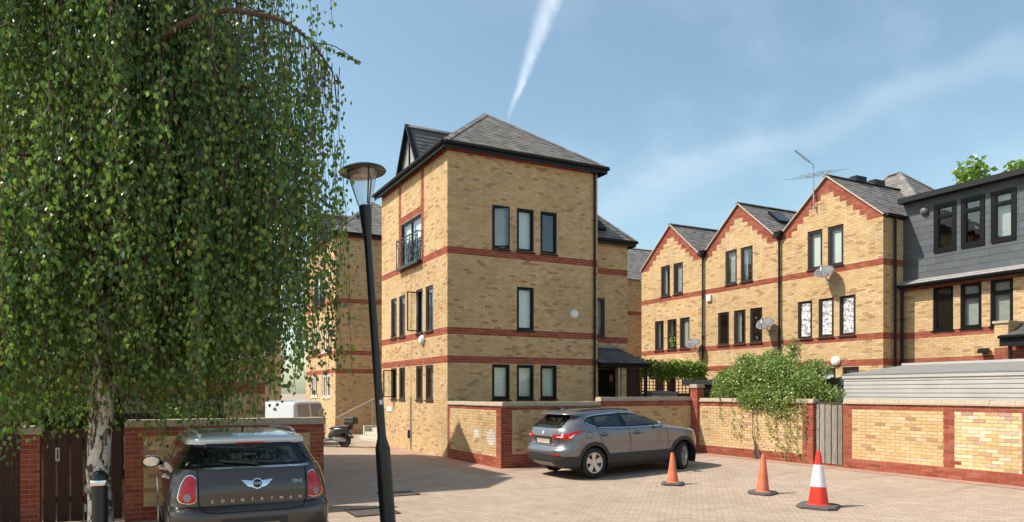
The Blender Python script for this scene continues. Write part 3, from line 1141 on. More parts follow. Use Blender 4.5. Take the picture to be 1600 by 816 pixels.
for Fp, L in ((Fac(15.98, 19.3, 1, 0), 0.22), (Fac(16.2, 19.3, 0, 1), 0.3), (Fac(15.98, 19.6, 0, -1), 0.3)):
    lay(Fp, L, 0.0, 2.93, [], None, lambda a, z: 'y', lambda k, *q: Fp.brick(pier, *q))
    skin(pm, Fp, L, 0, lambda a: 2.93, [])
po = pm.build('porch_pier', M['mortar'], h.root)
pier.build('pier_bricks', M['brick_yellow'], po, kind='stuff')
for x in (16.24, 16.4, 16.56, 16.72):
    m = MB()
    m.box(x, x + 0.15, 19.36, 19.385, 0.05, 2.9)
    m.build('porch_board', M['timber_brown'], h.root)
for x, mt in ((15.80, 'galv'), (16.99, 'timber_brown'), (17.06, 'pvc_black')):
    m = MB()
    m.tube([(x, 19.22, 0), (x, 19.22, 2.95)], 0.04, 8)
    m.build('post', M[mt], h.root)

# ------------------------------------------------------------ gabled terraces
def gable_house(name, label, face, uf, v0, v1, wins, group, depth=8.0, zpk=10.08, ze=8.2, fm='frame_brown', panes=None, near_end=False, far_end=False, blinds=None, z0=-0.1, bricks=True, band_z=0.0):
    """one bay of a terrace: face -1 looks to -x, +1 looks to +x"""
    h = House(name, label, group)
    W = v1 - v0
    F = Fac(uf, v1, 0, -1) if face < 0 else Fac(uf, v0, 0, 1)
    A = (lambda v: v1 - v) if face < 0 else (lambda v: v - v0)
    mid, tan = W / 2, (zpk - ze) / (W / 2)
    top = lambda a: zpk - abs(a - mid) * tan
    rng = lambda z: (0, W) if z < ze else (mid - (zpk - z) / tan, mid + (zpk - z) / tan)
    bands = [(a + band_z, b + band_z) for a, b in BANDS]

    def kf(a, z):
        if in_band(z, bands): return 'r'
        if z > ze - 0.12:
            i = math.floor((z - ze) / 0.225 + 0.3)
            zt = ze + (i + 1 - 0.3) * 0.225
            if abs(a - mid) > max(0.0, (zpk - zt) / tan - 0.40): return 'r'
        return 'y'
    holes = [(A(b), A(a), c, d) if face < 0 else (A(a), A(b), c, d) for a, b, c, d in wins]
    h.facade(F, W, z0, zpk, holes, bands, top=top, rng=rng, breaks=[mid], kindf=kf, bricks=bricks)
    ub = uf - face * depth
    ends = []
    if face < 0:
        if near_end: ends.append(Fac(uf, v0, 1, 0))
        if far_end: ends.append(Fac(ub, v1, -1, 0))
        h.facade(Fac(ub, v0, 0, 1), W, z0, ze, [], bricks=False)
    else:
        if near_end: ends.append(Fac(ub, v0, 1, 0))
        if far_end: ends.append(Fac(uf, v1, -1, 0))
        h.facade(Fac(ub, v1, 0, -1), W, z0, ze, [], bricks=False)
    for E in ends: h.facade(E, depth, z0, ze, [], bands + [(ze - 0.15, ze + 1)] if False else bands)
    for vv, on in ((v0, near_end), (v1, far_end)):
        if not on: h.mort.face([(uf, vv, z0), (ub, vv, z0), (ub, vv, ze), (uf, vv, ze)])
    h.done()
    for i, q in enumerate(holes):
        window(h.root, F, *q, fm, pane=(panes[i] if panes else 'glass'), blind=(blinds[i] if blinds else 'curtain'), transom=None)
    # roof
    t, u = MB(), MB()
    uo = uf + face * 0.05
    sl = math.hypot(W / 2, zpk - ze)
    D = depth + 0.1
    vm = (v0 + v1) / 2
    for sg in (-1, 1):
        ve = v0 - 0.06 if sg < 0 else v1 + 0.06
        base = (uo, ve, ze - 0.06 * tan + 0.02)
        slates(t, u, base, (-face, 0, 0), (0, (vm - ve), (vm - ve) * (1 if sg < 0 else -1) * tan), [(0, 0), (D, 0), (D, sl + 0.08), (0, sl + 0.08)])
    rf = u.build('roof', M['slate_dark'], h.root)
    t.build('roof_slates', M['slate'], rf, kind='stuff')
    ridge(rf, (uo, vm, zpk + 0.03), (uo - face * D, vm, zpk + 0.03), 'slate')
    vg = MB()
    for sg in (-1, 1):
        ve = v0 - 0.05 if sg < 0 else v1 + 0.05
        vg.bar((uo + face * 0.012, ve, ze - 0.035), (uo + face * 0.012, vm, zpk - 0.005), 0.04, 0.05, (1, 0, 0))
    vg.build('verge', M['verge'], rf)
    return h, F, A


W2 = lambda a, b: [(a, a + 0.6, 6.70, 8.17), (b, b + 0.6, 6.70, 8.17)]
W1 = lambda a, b, c: [(x, x + 0.6, 4.10, 5.58) for x in (a, b, c)]
W0 = lambda *q: [(x, x + 0.6, 1.85, 2.97) for x in q]
UF = 23.45
GR = 'terrace of gabled brick houses on the right'
hA, FA, AA = gable_house('gabled_house', 'gabled brick house with potted plant in its window, farthest of the right terrace', -1, UF, 22.75, 26.75,
                         W2(24.78, 23.95) + W1(25.2, 24.35, 23.54) + W0(24.4, 25.2), GR, far_end=True, blinds=['drape', 'curtain', 'drape', 'drape', 'curtain', None, None])
hB, FB, AB = gable_house('gabled_house', 'middle gabled brick house of the right terrace, with a roof window', -1, UF, 18.8, 22.75,
                         W2(20.86, 20.05) + W1(21.27, 20.41, 19.58) + W0(20.4, 21.3), GR, blinds=['curtain', 'drape', None, 'drape', None, None, None])
hC, FC, AC = gable_house('gabled_house', 'gabled brick house with foil-covered windows under the television aerial', -1, UF, 14.7, 18.8,
                         W2(16.94, 16.12) + W1(17.36, 16.49, 15.67) + [(17.45, 18.05, 1.85, 2.97), (16.42, 17.22, 1.2, 2.97), (15.55, 16.15, 1.85, 2.97)], GR, near_end=True,
                         panes=['glass', 'glass', 'foil', 'foil', 'foil', 'glass', 'glass', 'glass'],
                         blinds=['blind', 'blind', None, None, None, 'curtain', 'blind', 'blind'])
for hh, v in ((hA, 22.66), (hB, 18.72)):
    downpipe(hh.root, UF - 0.09, v, 0.2, 8.15, None, hopper=True)
    m = MB()
    m.box(UF - 0.22, UF + 0.25, v - 0.02, v + 0.2, 8.2, 8.36)
    m.build('valley_gutter', M['pvc_black'], hh.root)
gutter(hC.root, (UF - 0.02, 14.62, 8.17), (UF + 8, 14.62, 8.17), (0, -1, 0), fascia=0.1)
downpipe(hC.root, 23.95, 14.6, 0.2, 8.1, None)
# roof window on the middle house, ridge vents on the near one, hipped roof behind it
m = MB()
sx = Vector((0, 1.975, 1.88)).normalized()
b0 = Vector((24.6, 19.75, 8.2 + 0.95 * 0.952 + 0.08))
nn = Vector((0, -1.88, 1.975)).normalized()
pts = [b0, b0 + Vector((0.8, 0, 0)), b0 + Vector((0.8, 0, 0)) + sx * 0.75, b0 + sx * 0.75]
m.hexa(pts + [p + nn * 0.07 for p in pts])
rw = m.build('roof_window', M['frame_black'], hB.root)
m = MB()
q = [b0 + Vector((0.06, 0, 0)) + sx * 0.06, b0 + Vector((0.74, 0, 0)) + sx * 0.06, b0 + Vector((0.74, 0, 0)) + sx * 0.69, b0 + Vector((0.06, 0, 0)) + sx * 0.69]
m.face([p + nn * 0.075 for p in q])
m.build('pane', M['car_glass'], rw)
for x in (24.9, 26.0):
    m = MB()
    m.box(x, x + 0.6, 16.6, 16.9, 10.05, 10.27)
    m.build('ridge_vent', M['pvc_black'], hC.root)
hip_roof(hC.root, 25.9, 31.3, 14.55, 20.4, 8.3, 2.75)

# ------------------------------------------------------------ slate-clad house on the far right
h = House('slate_clad_house', 'brick house with a dark slate-clad upper storey at the right edge')
UR = 24.43
F = Fac(UR, 14.69, 0, -1)
A = lambda v: 14.69 - v
wl_ = [(13.05, 13.66), (12.24, 12.84), (11.40, 12.00), (9.9, 10.5), (9.0, 9.6)]
low = [(A(b), A(a), 4.12, 5.57) for a, b in wl_]
h.facade(F, 8.5, -0.1, 5.78, low, BANDS[:2] + [(5.57, 5.8)])
h.facade(Fac(UR, 6.19, 1, 0), 7.0, -0.1, 5.78, [], BANDS[:2] + [(5.57, 5.8)])
h.mort.face([(UR + 7, 14.68, 0), (UR + 7, 6.2, 0), (UR + 7, 6.2, 8.5), (UR + 7, 14.68, 8.5)])
h.done()
for q in low: window(h.root, F, *q, 'frame_black', transom=5.15, fw=0.06, blind='curtain' if q[0] > 1.2 else None, n1=-0.01)
US = UR + 0.12
FS = Fac(US, 14.69, 0, -1)
up = [(A(b), A(a), 6.78, 8.30) for a, b in wl_]
m = MB()
skin(m, FS, 8.5, 5.7, lambda a: 8.62, up)
m.face([(US, 6.19, 5.7), (US + 6.8, 6.19, 5.7), (US + 6.8, 6.19, 8.62), (US, 6.19, 8.62)])
m.face([(US, 14.685, 8.2), (US + 6.8, 14.685, 8.2), (US + 6.8, 14.685, 8.62), (US, 14.685, 8.62)])
dw = m.build('upper_storey', M['slate_dark'], h.root)
for q in up: window(h.root, FS, *q, 'frame_black', transom=7.92, fw=0.07, surround=0.035, n1=0.03, blind=None if q[0] < 2.2 else 'curtain')
# each slate of the cladding
tile_me = {}
row, tl = 0.222, 0.52
k = 0
z = 5.93
while z < 8.55:
    x = -tl / 2 if k % 2 else 0.0
    zt = min(z + row, 8.6)
    while x < 6.6:
        for a, b in cut((max(0.003, x), min(8.5, x + tl)), [(u0 - 0.037, u1 + 0.037) for u0, u1, c, d in up if c - 0.04 < (z + zt) / 2 < d + 0.04]):
            if b - a < 0.03: continue
            key = (round(b - a, 3), round(zt - z, 3))
            if key not in tile_me:
                mb = MB()
                w_, h_ = key
                mb.raw([(0.002, 0, 0.002), (w_ - 0.002, 0, 0.002), (w_ - 0.002, 0, h_), (0.002, 0, h_), (0.002, -0.012, 0.002), (w_ - 0.002, -0.012, 0.002), (w_ - 0.002, -0.004, h_), (0.002, -0.004, h_)],
                       [(4, 5, 6, 7), (0, 1, 5, 4), (1, 2, 6, 5), (3, 0, 4, 7), (2, 3, 7, 6)])
                tile_me[key] = mb.mesh('slate_tile', M['cladding_slate'])
            o = link(bpy.data.objects.new('slate_tile', tile_me[key]))
            o.parent = dw
            o.location = FS.p(a, z, 0.002 + uni(0, 0.002))
            o.rotation_euler = (0, 0, R(-90))
        x += tl
    z += row
    k += 1
m = MB()
F.box(m, 0, 8.5, 8.60, 8.78, -7.0, 0.22)
m.build('flat_roof', M['pvc_black'], h.root)
t, u = MB(), MB()
slates(t, u, (UR - 0.3, 14.69, 5.74), (0, -1, 0), (0.42, 0, 0.2), [(0, 0), (8.5, 0), (8.5, 0.465), (0, 0.465)], gauge=0.24)
lg = u.build('slate_ledge', M['lead'], h.root)
t.build('ledge_slates', M['lead'], lg, kind='stuff')
gutter(h.root, (UR - 0.3, 14.6, 5.73), (UR - 0.3, 6.2, 5.73), (-1, 0, 0), fascia=0.12)
downpipe(h.root, UR - 0.22, 14.53, 0.2, 5.7, None, r=0.05)
# its porch: brick pier, canopy
pm, pb, prd = MB(), MB(), MB()
for Fp, L in ((Fac(23.35, 11.36, 0, -1), 0.34), (Fac(23.35, 11.02, 1, 0), 1.06), (Fac(24.41, 11.36, -1, 0), 1.06)):
    skin(pm, Fp, L, 0, lambda a: 4.1, [])
    lay(Fp, L, 0, 4.1, [], None, lambda a, z: 'r' if 3.0 < z < 3.4 else 'y', lambda k, *q: Fp.brick(prd if k == 'r' else pb, *q))
pier = pm.build('porch_pier', M['mortar'], h.root)
pb.build('pier_bricks', M['brick_yellow'], pier, kind='stuff')
prd.build('pier_red_bricks', M['brick_red'], pier, kind='stuff')
m = MB(); m.box(23.3, 24.42, 10.98, 11.40, 4.1, 4.17); m.build('pier_cap', M['coping'], pier)
t, u = MB(), MB()
slates(t, u, (23.1, 11.0, 3.7), (0, -1, 0), (1.3, 0, 0.5), [(0, 0), (3, 0), (3, 1.39), (0, 1.39)])
pr = u.build('porch_roof', M['slate_dark'], h.root)
t.build('porch_slates', M['slate_dark'], pr, kind='stuff')
gutter(h.root, (23.1, 11.12, 3.70), (23.1, 8.6, 3.70), (-1, 0, 0), fascia=0.3)
downpipe(h.root, 23.2, 10.9, 0.2, 3.65, None)
m2, rb = MB(), MB()
Fp = Fac(23.45, 11.01, 0, -1)
skin(m2, Fp, 3, 0, lambda a: 3.4, [(0.45, 1.5, 0, 2.95)])
lay(Fp, 3, 0, 3.4, [(0.45, 1.5, 0, 2.95)], None, lambda a, z: 'r', lambda k, *q: Fp.brick(rb, *q))
pw = m2.build('porch_wall', M['mortar_red'], h.root)
rb.build('porch_bricks', M['brick_red'], pw, kind='stuff')
m = MB(); Fp.box(m, 0.46, 1.49, 0.1, 2.94, -0.1, -0.05); m.build('porch_door', M['frame_brown'], h.root)

# ------------------------------------------------------------ far house between the blocks
h = House('corner_house', 'distant brick house with slate roof between the porch and the gabled terrace')
h.facade(Fac(22.0, 30.3, 1, 0), 9.0, -0.1, 8.45, [], BANDS)
h.facade(Fac(22.0, 37.3, 0, -1), 7.0, -0.1, 8.45, [], BANDS, bricks=False)
h.facade(Fac(31.0, 30.3, 0, 1), 7.0, -0.1, 8.45, [], BANDS, bricks=False)
h.done()
t, u = MB(), MB()
rs, dp = 2.7, 3.6
sl = math.hypot(rs, dp)
slates(t, u, (20.6, 30.1, 8.45), (1, 0, 0), (0, dp, rs), [(3.2, 0), (10.6, 0), (10.6, sl), (7.4, sl)])
slates(t, u, (31.2, 37.3, 8.45), (-1, 0, 0), (0, -dp, rs), [(0, 0), (10.6, 0), (3.6, sl), (0, sl)])
rf = u.build('roof', M['slate_dark'], h.root)
t.build('roof_slates', M['slate'], rf, kind='stuff')
ridge(rf, (23.8, 30.1, 8.45), (28.0, 33.7, 11.15))
ridge(rf, (28.0, 33.7, 11.15), (31.2, 33.7, 11.15))

# ------------------------------------------------------------ gabled terrace on the left, behind the birch
GL = 'terrace of gabled brick houses on the left'
hL1, FL1, AL1 = gable_house('gabled_house', 'gabled brick house hidden by the birch, farthest on the left', 1, 2.25, 19.5, 23.45,
                            [(20.0, 20.6, 6.7, 8.17), (20.9, 21.5, 6.7, 8.17), (20.0, 20.6, 4.1, 5.58), (20.9, 21.5, 4.1, 5.58), (21.7, 22.3, 4.1, 5.58)], GL, near_end=True, far_end=True)
hL2, FL2, AL2 = gable_house('gabled_house', 'gabled brick house hidden by the birch, nearer of the two on the left', 1, 0.73, 15.6, 19.5,
                            [(16.7, 17.3, 6.7, 8.17), (17.6, 18.2, 6.7, 8.17), (16.3, 16.9, 4.1, 5.58), (17.2, 17.8, 4.1, 5.58)], GL, near_end=True)
# unseen block added between the two gables to close up their shadow
bay = House.__new__(House)
bay.root, bay.mort, bay.yel, bay.red = hL2.root, MB(), MB(), MB()
bay.facade(Fac(2.25, 17.45, 0, 1), 2.03, -0.1, 8.2, [], BANDS)
bay.facade(Fac(0.75, 17.45, 1, 0), 1.5, -0.1, 8.2, [], BANDS)
bay.mort.build('shadow_block_wall', M['mortar'], hL2.root)
bay.yel.build('shadow_block_bricks', M['brick_yellow'], hL2.root, kind='stuff')
bay.red.build('shadow_block_red_bricks', M['brick_red'], hL2.root, kind='stuff')
m = MB(); m.box(0.6, 2.33, 17.35, 19.48, 8.2, 8.3); m.build('shadow_block_roof', M['lead'], hL2.root)
# low brick outbuilding with a wide dark window, seen under the leaves
h = House('brick_outbuilding', 'low brick outbuilding with a wide dark window under the birch leaves')
F = Fac(-2.6, 13.0, 1, 0)
hole = [(2.25, 4.15, 0.6, 2.04)]
h.facade(F, 4.9, -0.1, 2.62, hole, [(2.03, 2.27)])
h.facade(Fac(2.3, 13.0, 0, 1), 2.55, -0.1, 2.62, [], [(2.03, 2.27)])
h.mort.face([(-2.6, 13, 0), (-2.6, 15.5, 0), (-2.6, 15.5, 2.62), (-2.6, 13, 2.62)])
h.done()
window(h.root, F, *hole[0], 'frame_brown', mull=3.3, transom=1.62, blind=None, sill=True)
t, u = MB(), MB()
slates(t, u, (-2.7, 12.88, 2.62), (1, 0, 0), (0, 2.65, 0.9), [(0, 0), (5.1, 0), (5.1, 2.8), (0, 2.8)])
rf = u.build('roof', M['slate_dark'], h.root)
t.build('roof_slates', M['slate'], rf, kind='stuff')

# ------------------------------------------------------------ brick block closing the far end of the lane
h = House('end_house', 'distant brick house closing the lane behind the silver van')
F = Fac(-9.0, 50.0, 1, 0)
hs = [(x, x + 0.9, z, z + 1.3) for z in (1.2, 4.2) for x in (8.2, 9.8, 11.4, 13.0, 14.6, 16.2)]
h.facade(F, 19.0, -0.1, 6.6, hs, BANDS)
h.facade(Fac(10.0, 50.0, 0, 1), 8.0, -0.1, 6.6, [], BANDS, bricks=False)
h.done()
for q in hs: window(h.root, F, *q, 'frame_brown', blind='curtain')
t, u = MB(), MB()
slates(t, u, (-9.2, 49.8, 6.6), (1, 0, 0), (0, 4, 3), [(0, 0), (19.4, 0), (19.4, 5), (0, 5)], gauge=0.3, width=0.45)
slates(t, u, (10.2, 57.8, 6.6), (-1, 0, 0), (0, -4, 3), [(0, 0), (19.4, 0), (19.4, 5), (0, 5)], gauge=0.3, width=0.45)
rf = u.build('roof', M['slate_dark'], h.root)
t.build('roof_slates', M['slate'], rf, kind='stuff')


# ------------------------------------------------------------ garden walls: every brick in view is an object
UNIT = {}


def unit_brick(mat):
    if mat not in UNIT:
        m = MB()
        b = 0.03
        m.raw([(0, -1, 0), (1, -1, 0), (1, -1, 1), (0, -1, 1), (0, 0, 0), (1, 0, 0), (1, 0, 1), (0, 0, 1)],
              [(0, 1, 2, 3), (0, 4, 5, 1), (1, 5, 6, 2), (2, 6, 7, 3), (3, 7, 4, 0)])
        UNIT[mat] = m.mesh('brick', M[mat])
    return UNIT[mat]


KM = {'r': 'brick_red', 'y': 'brick_yellow', 'p': 'brick_pale', 'w': 'brick_white'}


def garden_wall(label, runs, copings, bodies, cap=300, name='garden_wall', mort='mortar', cop_len=0.45):
    """runs: (Fac, length, z0, z1, kind function); bodies: mortar boxes; copings: (p, q, ztop, width)"""
    root = empty(name, label=label, cat='wall')
    m = MB()
    for b in bodies: m.box(*b)
    m.build('wall_core', M[mort], root)
    allb = []
    for F, L, z0, z1, kf in runs:
        lay(F, L, z0, z1, [], None, kf, lambda k, *q: allb.append((F, k, q)))
    allb.sort(key=lambda t: math.hypot(*t[0].p((t[2][0] + t[2][1]) / 2, 0)[:2]))
    rest = {}
    for i, (F, k, (a0, a1, z0, z1, n)) in enumerate(allb):
        if i < cap:
            o = link(bpy.data.objects.new('brick', unit_brick(KM[k])))
            o.parent = root
            o.location = F.p(a0, z0)
            o.rotation_euler = (0, 0, math.atan2(F.d[1], F.d[0]))
            o.scale = (a1 - a0, n, z1 - z0)
        else:
            F.brick(rest.setdefault(k, MB()), a0, a1, z0, z1, n)
    for k, mb in rest.items():
        mb.build({'r': 'farther_red_bricks', 'y': 'farther_yellow_bricks', 'p': 'farther_pale_bricks', 'w': 'whitewashed_bricks'}[k], M[KM[k]], root, kind='stuff')
    for (p, q, zt, w) in copings:
        p, q = Vector(p), Vector(q)
        d = q - p
        n = max(1, round(d.length / cop_len))
        l = d.length / n
        mb = MB()
        mb.hexa([(0.003, -w / 2, -0.085), (l - 0.003, -w / 2, -0.085), (l - 0.003, w / 2, -0.085), (0.003, w / 2, -0.085),
                 (0.003, -w / 2 + 0.015, 0), (l - 0.003, -w / 2 + 0.015, 0), (l - 0.003, w / 2 - 0.015, 0), (0.003, w / 2 - 0.015, 0)])
        mb.box(0.001, l - 0.001, -w / 2 - 0.02, w / 2 + 0.02, -0.112, -0.087)
        me = mb.mesh('coping_stone', M['coping'])
        for i in range(n):
            o = link(bpy.data.objects.new('coping_stone', me))
            o.parent = root
            o.location = (p.x + d.x * i / n, p.y + d.y * i / n, zt + uni(-0.004, 0.004))
            o.rotation_euler = (uni(-0.01, 0.01), 0, math.atan2(d.y, d.x) + uni(-0.006, 0.006))
    return root


# left wall in front of the parked hatchback
def k_left(a, z):
    return 'y' if 0.27 < a < 2.96 and 0.21 < z < 1.365 else 'r'


garden_wall('red brick wall with yellow brick panel behind the brown car, left',
            [(Fac(-0.09, 11.8, 1, 0), 3.2, -0.08, 1.5, k_left), (Fac(3.11, 11.8, 0, 1), 0.22, -0.08, 1.5, lambda a, z: 'r')],
            [((-0.09, 11.91), (3.13, 11.91), 1.61, 0.26)],
            [(-0.09, 3.11, 11.8, 12.02, -0.1, 1.5)])


# low wall round the corner of the tall house
def k_low_l(a, z):
    if (a - 1.95) ** 2 + ((z - 0.86) * 1.3) ** 2 < 0.035 or (a - 2.82) ** 2 + ((z - 0.80) * 1.1) ** 2 < 0.06: return 'w'
    return 'y' if 0.16 < a < 3.12 and 0.27 < z < 1.57 else 'r'


def k_low_f(a, z):
    if z < 0.36: return 'r'
    if a > 3.3: return 'r' if z > 1.66 else 'y'
    return 'y' if a > 0.34 and z < 1.56 else 'r'


garden_wall('low brick garden wall with gable shadow round the tall house corner, behind the grey car',
            [(Fac(9.04, 19.19, 0, -1), 3.37, -0.15, 1.675, k_low_l), (Fac(9.04, 15.82, 1, 0), 3.3, -0.15, 1.675, k_low_f),
             (Fac(12.34, 15.82, 1, 0), 3.46, 0.0, 1.80, lambda a, z: k_low_f(a + 3.31, z))],
            [((9.15, 19.18), (9.15, 15.72), 1.79, 0.26), ((9.28, 15.93), (12.34, 15.93), 1.79, 0.26), ((12.34, 15.93), (15.8, 15.93), 1.92, 0.26)],
            [(9.04, 9.26, 15.82, 19.19, -0.2, 1.675), (9.26, 12.34, 15.82, 16.04, -0.2, 1.675), (12.34, 15.8, 15.82, 16.04, -0.2, 1.80)])


# right wall, far stretch, with the pier at its corner
def k_r1(a, z):
    if a < 0.02: return 'r'
    return 'y' if a < 3.52 and 0.42 < z < 1.68 else 'r'


garden_wall('sunlit yellow brick garden wall under the overgrown shrub, left of the grey gate',
            [(Fac(15.9, 15.56, 0, -1), 3.81, 0.08, 1.77, k_r1), (Fac(15.9, 11.75, 1, 0), 0.22, 0.08, 1.77, lambda a, z: 'r')],
            [((16.01, 15.56), (16.01, 11.73), 1.885, 0.26)],
            [(15.9, 16.12, 11.75, 15.56, 0.0, 1.77)])
garden_wall('tall narrow red brick pier between the two sunlit garden walls',
            [(Fac(15.82, 15.84, 0, -1), 0.27, 0.08, 2.2, lambda a, z: 'r'), (Fac(15.82, 15.57, 1, 0), 0.27, 0.08, 2.2, lambda a, z: 'r'), (Fac(16.09, 15.57, 0, 1), 0.27, 0.08, 2.2, lambda a, z: 'r')],
            [((15.79, 15.705), (16.12, 15.705), 2.31, 0.31)],
            [(15.82, 16.09, 15.57, 15.84, 0.0, 2.2)], name='brick_pier', mort='mortar_red')


def k_r2(a, z):
    if z < 0.42 or z > 1.685: return 'r'
    if a < 0.215 or 2.24 < a < 2.46 or 3.66 < a < 3.9: return 'r'
    if z > 0.55 and z < 0.63 and 2.4 < a < 2.6: return 'r'
    return 'p' if 2.46 < a < 3.66 else 'y'


garden_wall('long sunlit brick garden wall with red framed panels, right of the grey gate',
            [(Fac(15.9, 10.93, 0, -1), 8.0, 0.08, 1.77, k_r2)],
            [((16.01, 10.93), (16.01, 2.93), 1.885, 0.26)],
            [(15.9, 16.12, 2.93, 10.93, 0.0, 1.77)])
garden_wall('narrow red brick pier between the dark timber fence and gate, far left',
            [(Fac(-1.5, 11.8, 1, 0), 0.24, -0.08, 1.43, lambda a, z: 'r'), (Fac(-1.26, 11.8, 0, 1), 0.24, -0.08, 1.43, lambda a, z: 'r')],
            [((-1.54, 11.92), (-1.22, 11.92), 1.54, 0.3)],
            [(-1.5, -1.26, 11.8, 12.04, -0.1, 1.43)], name='brick_pier', mort='mortar_red')


# ------------------------------------------------------------ timber fences and gates
def boards(root, F, a0, a1, z0, z1, mat, w=0.14, gap=0.008, th=0.022, n=0.0, name='board', jag=0.01):
    k = max(1, round((a1 - a0) / w))
    w = (a1 - a0) / k
    for i in range(k):
        m = MB()
        p, q = a0 + i * w + gap / 2, a0 + (i + 1) * w - gap / 2
        jj = uni(-jag, jag)
        off = uni(0, 0.004)
        F.box(m, p, q, z0 + uni(0, jag), z1 + jj, n - th + off, n + off)
        bevel(m.build(name, M[mat], root), 0.003, 1)


Fl = Fac(-5.0, 11.82, 1, 0)
r = empty('timber_fence', label='dark brown close-boarded timber fence at the left edge', cat='fence')
boards(r, Fl, 0.0, 3.49, 0.02, 1.66, 'timber_brown', 0.125, gap=0.004)
for a in (0.9, 2.7):
    m = MB(); Fl.box(m, a, a + 0.1, 0, 1.6, -0.13, -0.03); m.build('post', M['timber_brown'], r)
for z in (0.4, 1.3):
    m = MB(); Fl.box(m, 0, 3.49, z, z + 0.08, -0.07, -0.026); m.build('rail', M['timber_brown'], r)
r = empty('timber_gate', label='dark brown timber gate with steel letter plate behind the birch trunk', cat='gate')
boards(r, Fl, 3.78, 4.88, 0.06, 1.47, 'timber_brown', 0.185, gap=0.022, jag=0.012)
for z in (0.35, 1.25):
    m = MB(); Fl.box(m, 3.78, 4.88, z, z + 0.1, -0.065, -0.024); m.build('rail', M['timber_brown'], r)
m = MB(); Fl.box(m, 3.95, 4.01, 1.0, 1.21, 0.003, 0.014)
bevel(m.build('letter_plate', M['galv'], r), 0.004)
m = MB(); Fl.box(m, 3.968, 3.992, 1.03, 1.18, 0.0142, 0.018); m.build('slot', M['gloss_black'], r)
for z in (0.5, 0.2):
    m = MB(); Fl.box(m, 4.345, 4.372, z, z + 0.12, 0.004, 0.02); m.build('bolt', M['galv'], r)
r = empty('timber_gate', label='weathered grey plank gate between the sunlit garden walls', cat='gate')
Fg = Fac(15.98, 11.74, 0, -1)
x = 0.02
for w in (0.10, 0.15, 0.175, 0.155, 0.14, 0.07):
    m = MB()
    F = Fg
    F.box(m, x, x + w - 0.02, 0.24 + uni(0, 0.015), 1.745 + uni(-0.02, 0.01), -0.03, uni(-0.006, 0.002))
    bevel(m.build('board', M['timber_grey'], r), 0.004, 1)
    x += w
for z in (0.45, 1.5):
    m = MB(); Fg.box(m, 0.02, 0.8, z, z + 0.1, -0.075, -0.032); m.build('rail', M['timber_dark'], r)
m = MB(); Fg.box(m, 0.0, 0.81, 1.75, 1.81, -0.06, 0.0); m.build('head_rail', M['timber_dark'], r)
m = MB()
Fg.box(m, 0.0, 0.81, 0.1, 0.235, -0.12, -0.01)
m.build('threshold', M['brick_red'], r)
# fence scraps behind the wall
r = empty('timber_fence', label='short dark plank fence beside the white garage, behind the grey gate', cat='fence')
boards(r, Fac(17.25, 12.75, 0, -1), 0, 0.9, 0.15, 2.45, 'timber_dark', 0.13, jag=0.03)
for a in (0.05, 0.8):
    m = MB(); Fac(17.25, 12.75, 0, -1).box(m, a, a + 0.08, 0.1, 2.4, -0.11, -0.024); m.build('post', M['timber_dark'], r)
r = empty('trellis_fence', label='reddish timber fence with trellis top below the leafy hedge', cat='fence')
Ft = Fac(17.2, 21.9, 1, 0)
boards(r, Ft, 0, 5.6, 0.1, 2.02, 'timber_brown', 0.16, jag=0.004)
for a in range(29):
    m = MB(); Ft.box(m, a * 0.2, a * 0.2 + 0.03, 2.03, 2.62, -0.02, 0.0); m.build('trellis_lath', M['timber_brown'], r)
for z in (2.06, 2.2, 2.34, 2.48, 2.6):
    m = MB(); Ft.box(m, 0, 5.63, z, z + 0.03, 0.001, 0.016); m.build('trellis_rail', M['timber_brown'], r)
for a in (0.0, 1.86, 3.72, 5.55):
    m = MB(); Ft.box(m, a, a + 0.09, 0, 2.7, -0.12, -0.026); m.build('post', M['timber_brown'], r)
r = empty('garden_store', label='small grey ribbed metal garden store before the trellis fence', cat='store')
m = MB()
m.box(18.85, 20.15, 20.9, 21.6, 0.15, 2.0)
st = m.build('body', M['lead'], r)
for i in range(13):
    m = MB(); m.box(18.87 + i * 0.1, 18.93 + i * 0.1, 20.885, 20.899, 0.2, 1.97); m.build('rib', M['lead'], r)
m = MB()
m.hexa([(18.8, 20.85, 2.0), (20.2, 20.85, 2.0), (20.2, 21.65, 2.08), (18.8, 21.65, 2.08), (18.8, 20.85, 2.05), (20.2, 20.85, 2.05), (20.2, 21.65, 2.13), (18.8, 21.65, 2.13)])
m.build('lid', M['felt'], r)
r = empty('garden_shed', label='low dark shed with grey felt roof behind the red brick pier', cat='shed')
m = MB(); m.box(18.2, 20.3, 16.6, 18.3, 0.1, 2.32); m.build('body', M['timber_dark'], r)
m = MB(); m.box(18.05, 20.45, 16.45, 18.45, 2.325, 2.5); m.build('roof', M['felt'], r)
boards(r, Fac(18.19, 18.3, 0, -1), 0, 1.7, 0.15, 2.3, 'timber_dark', 0.14)

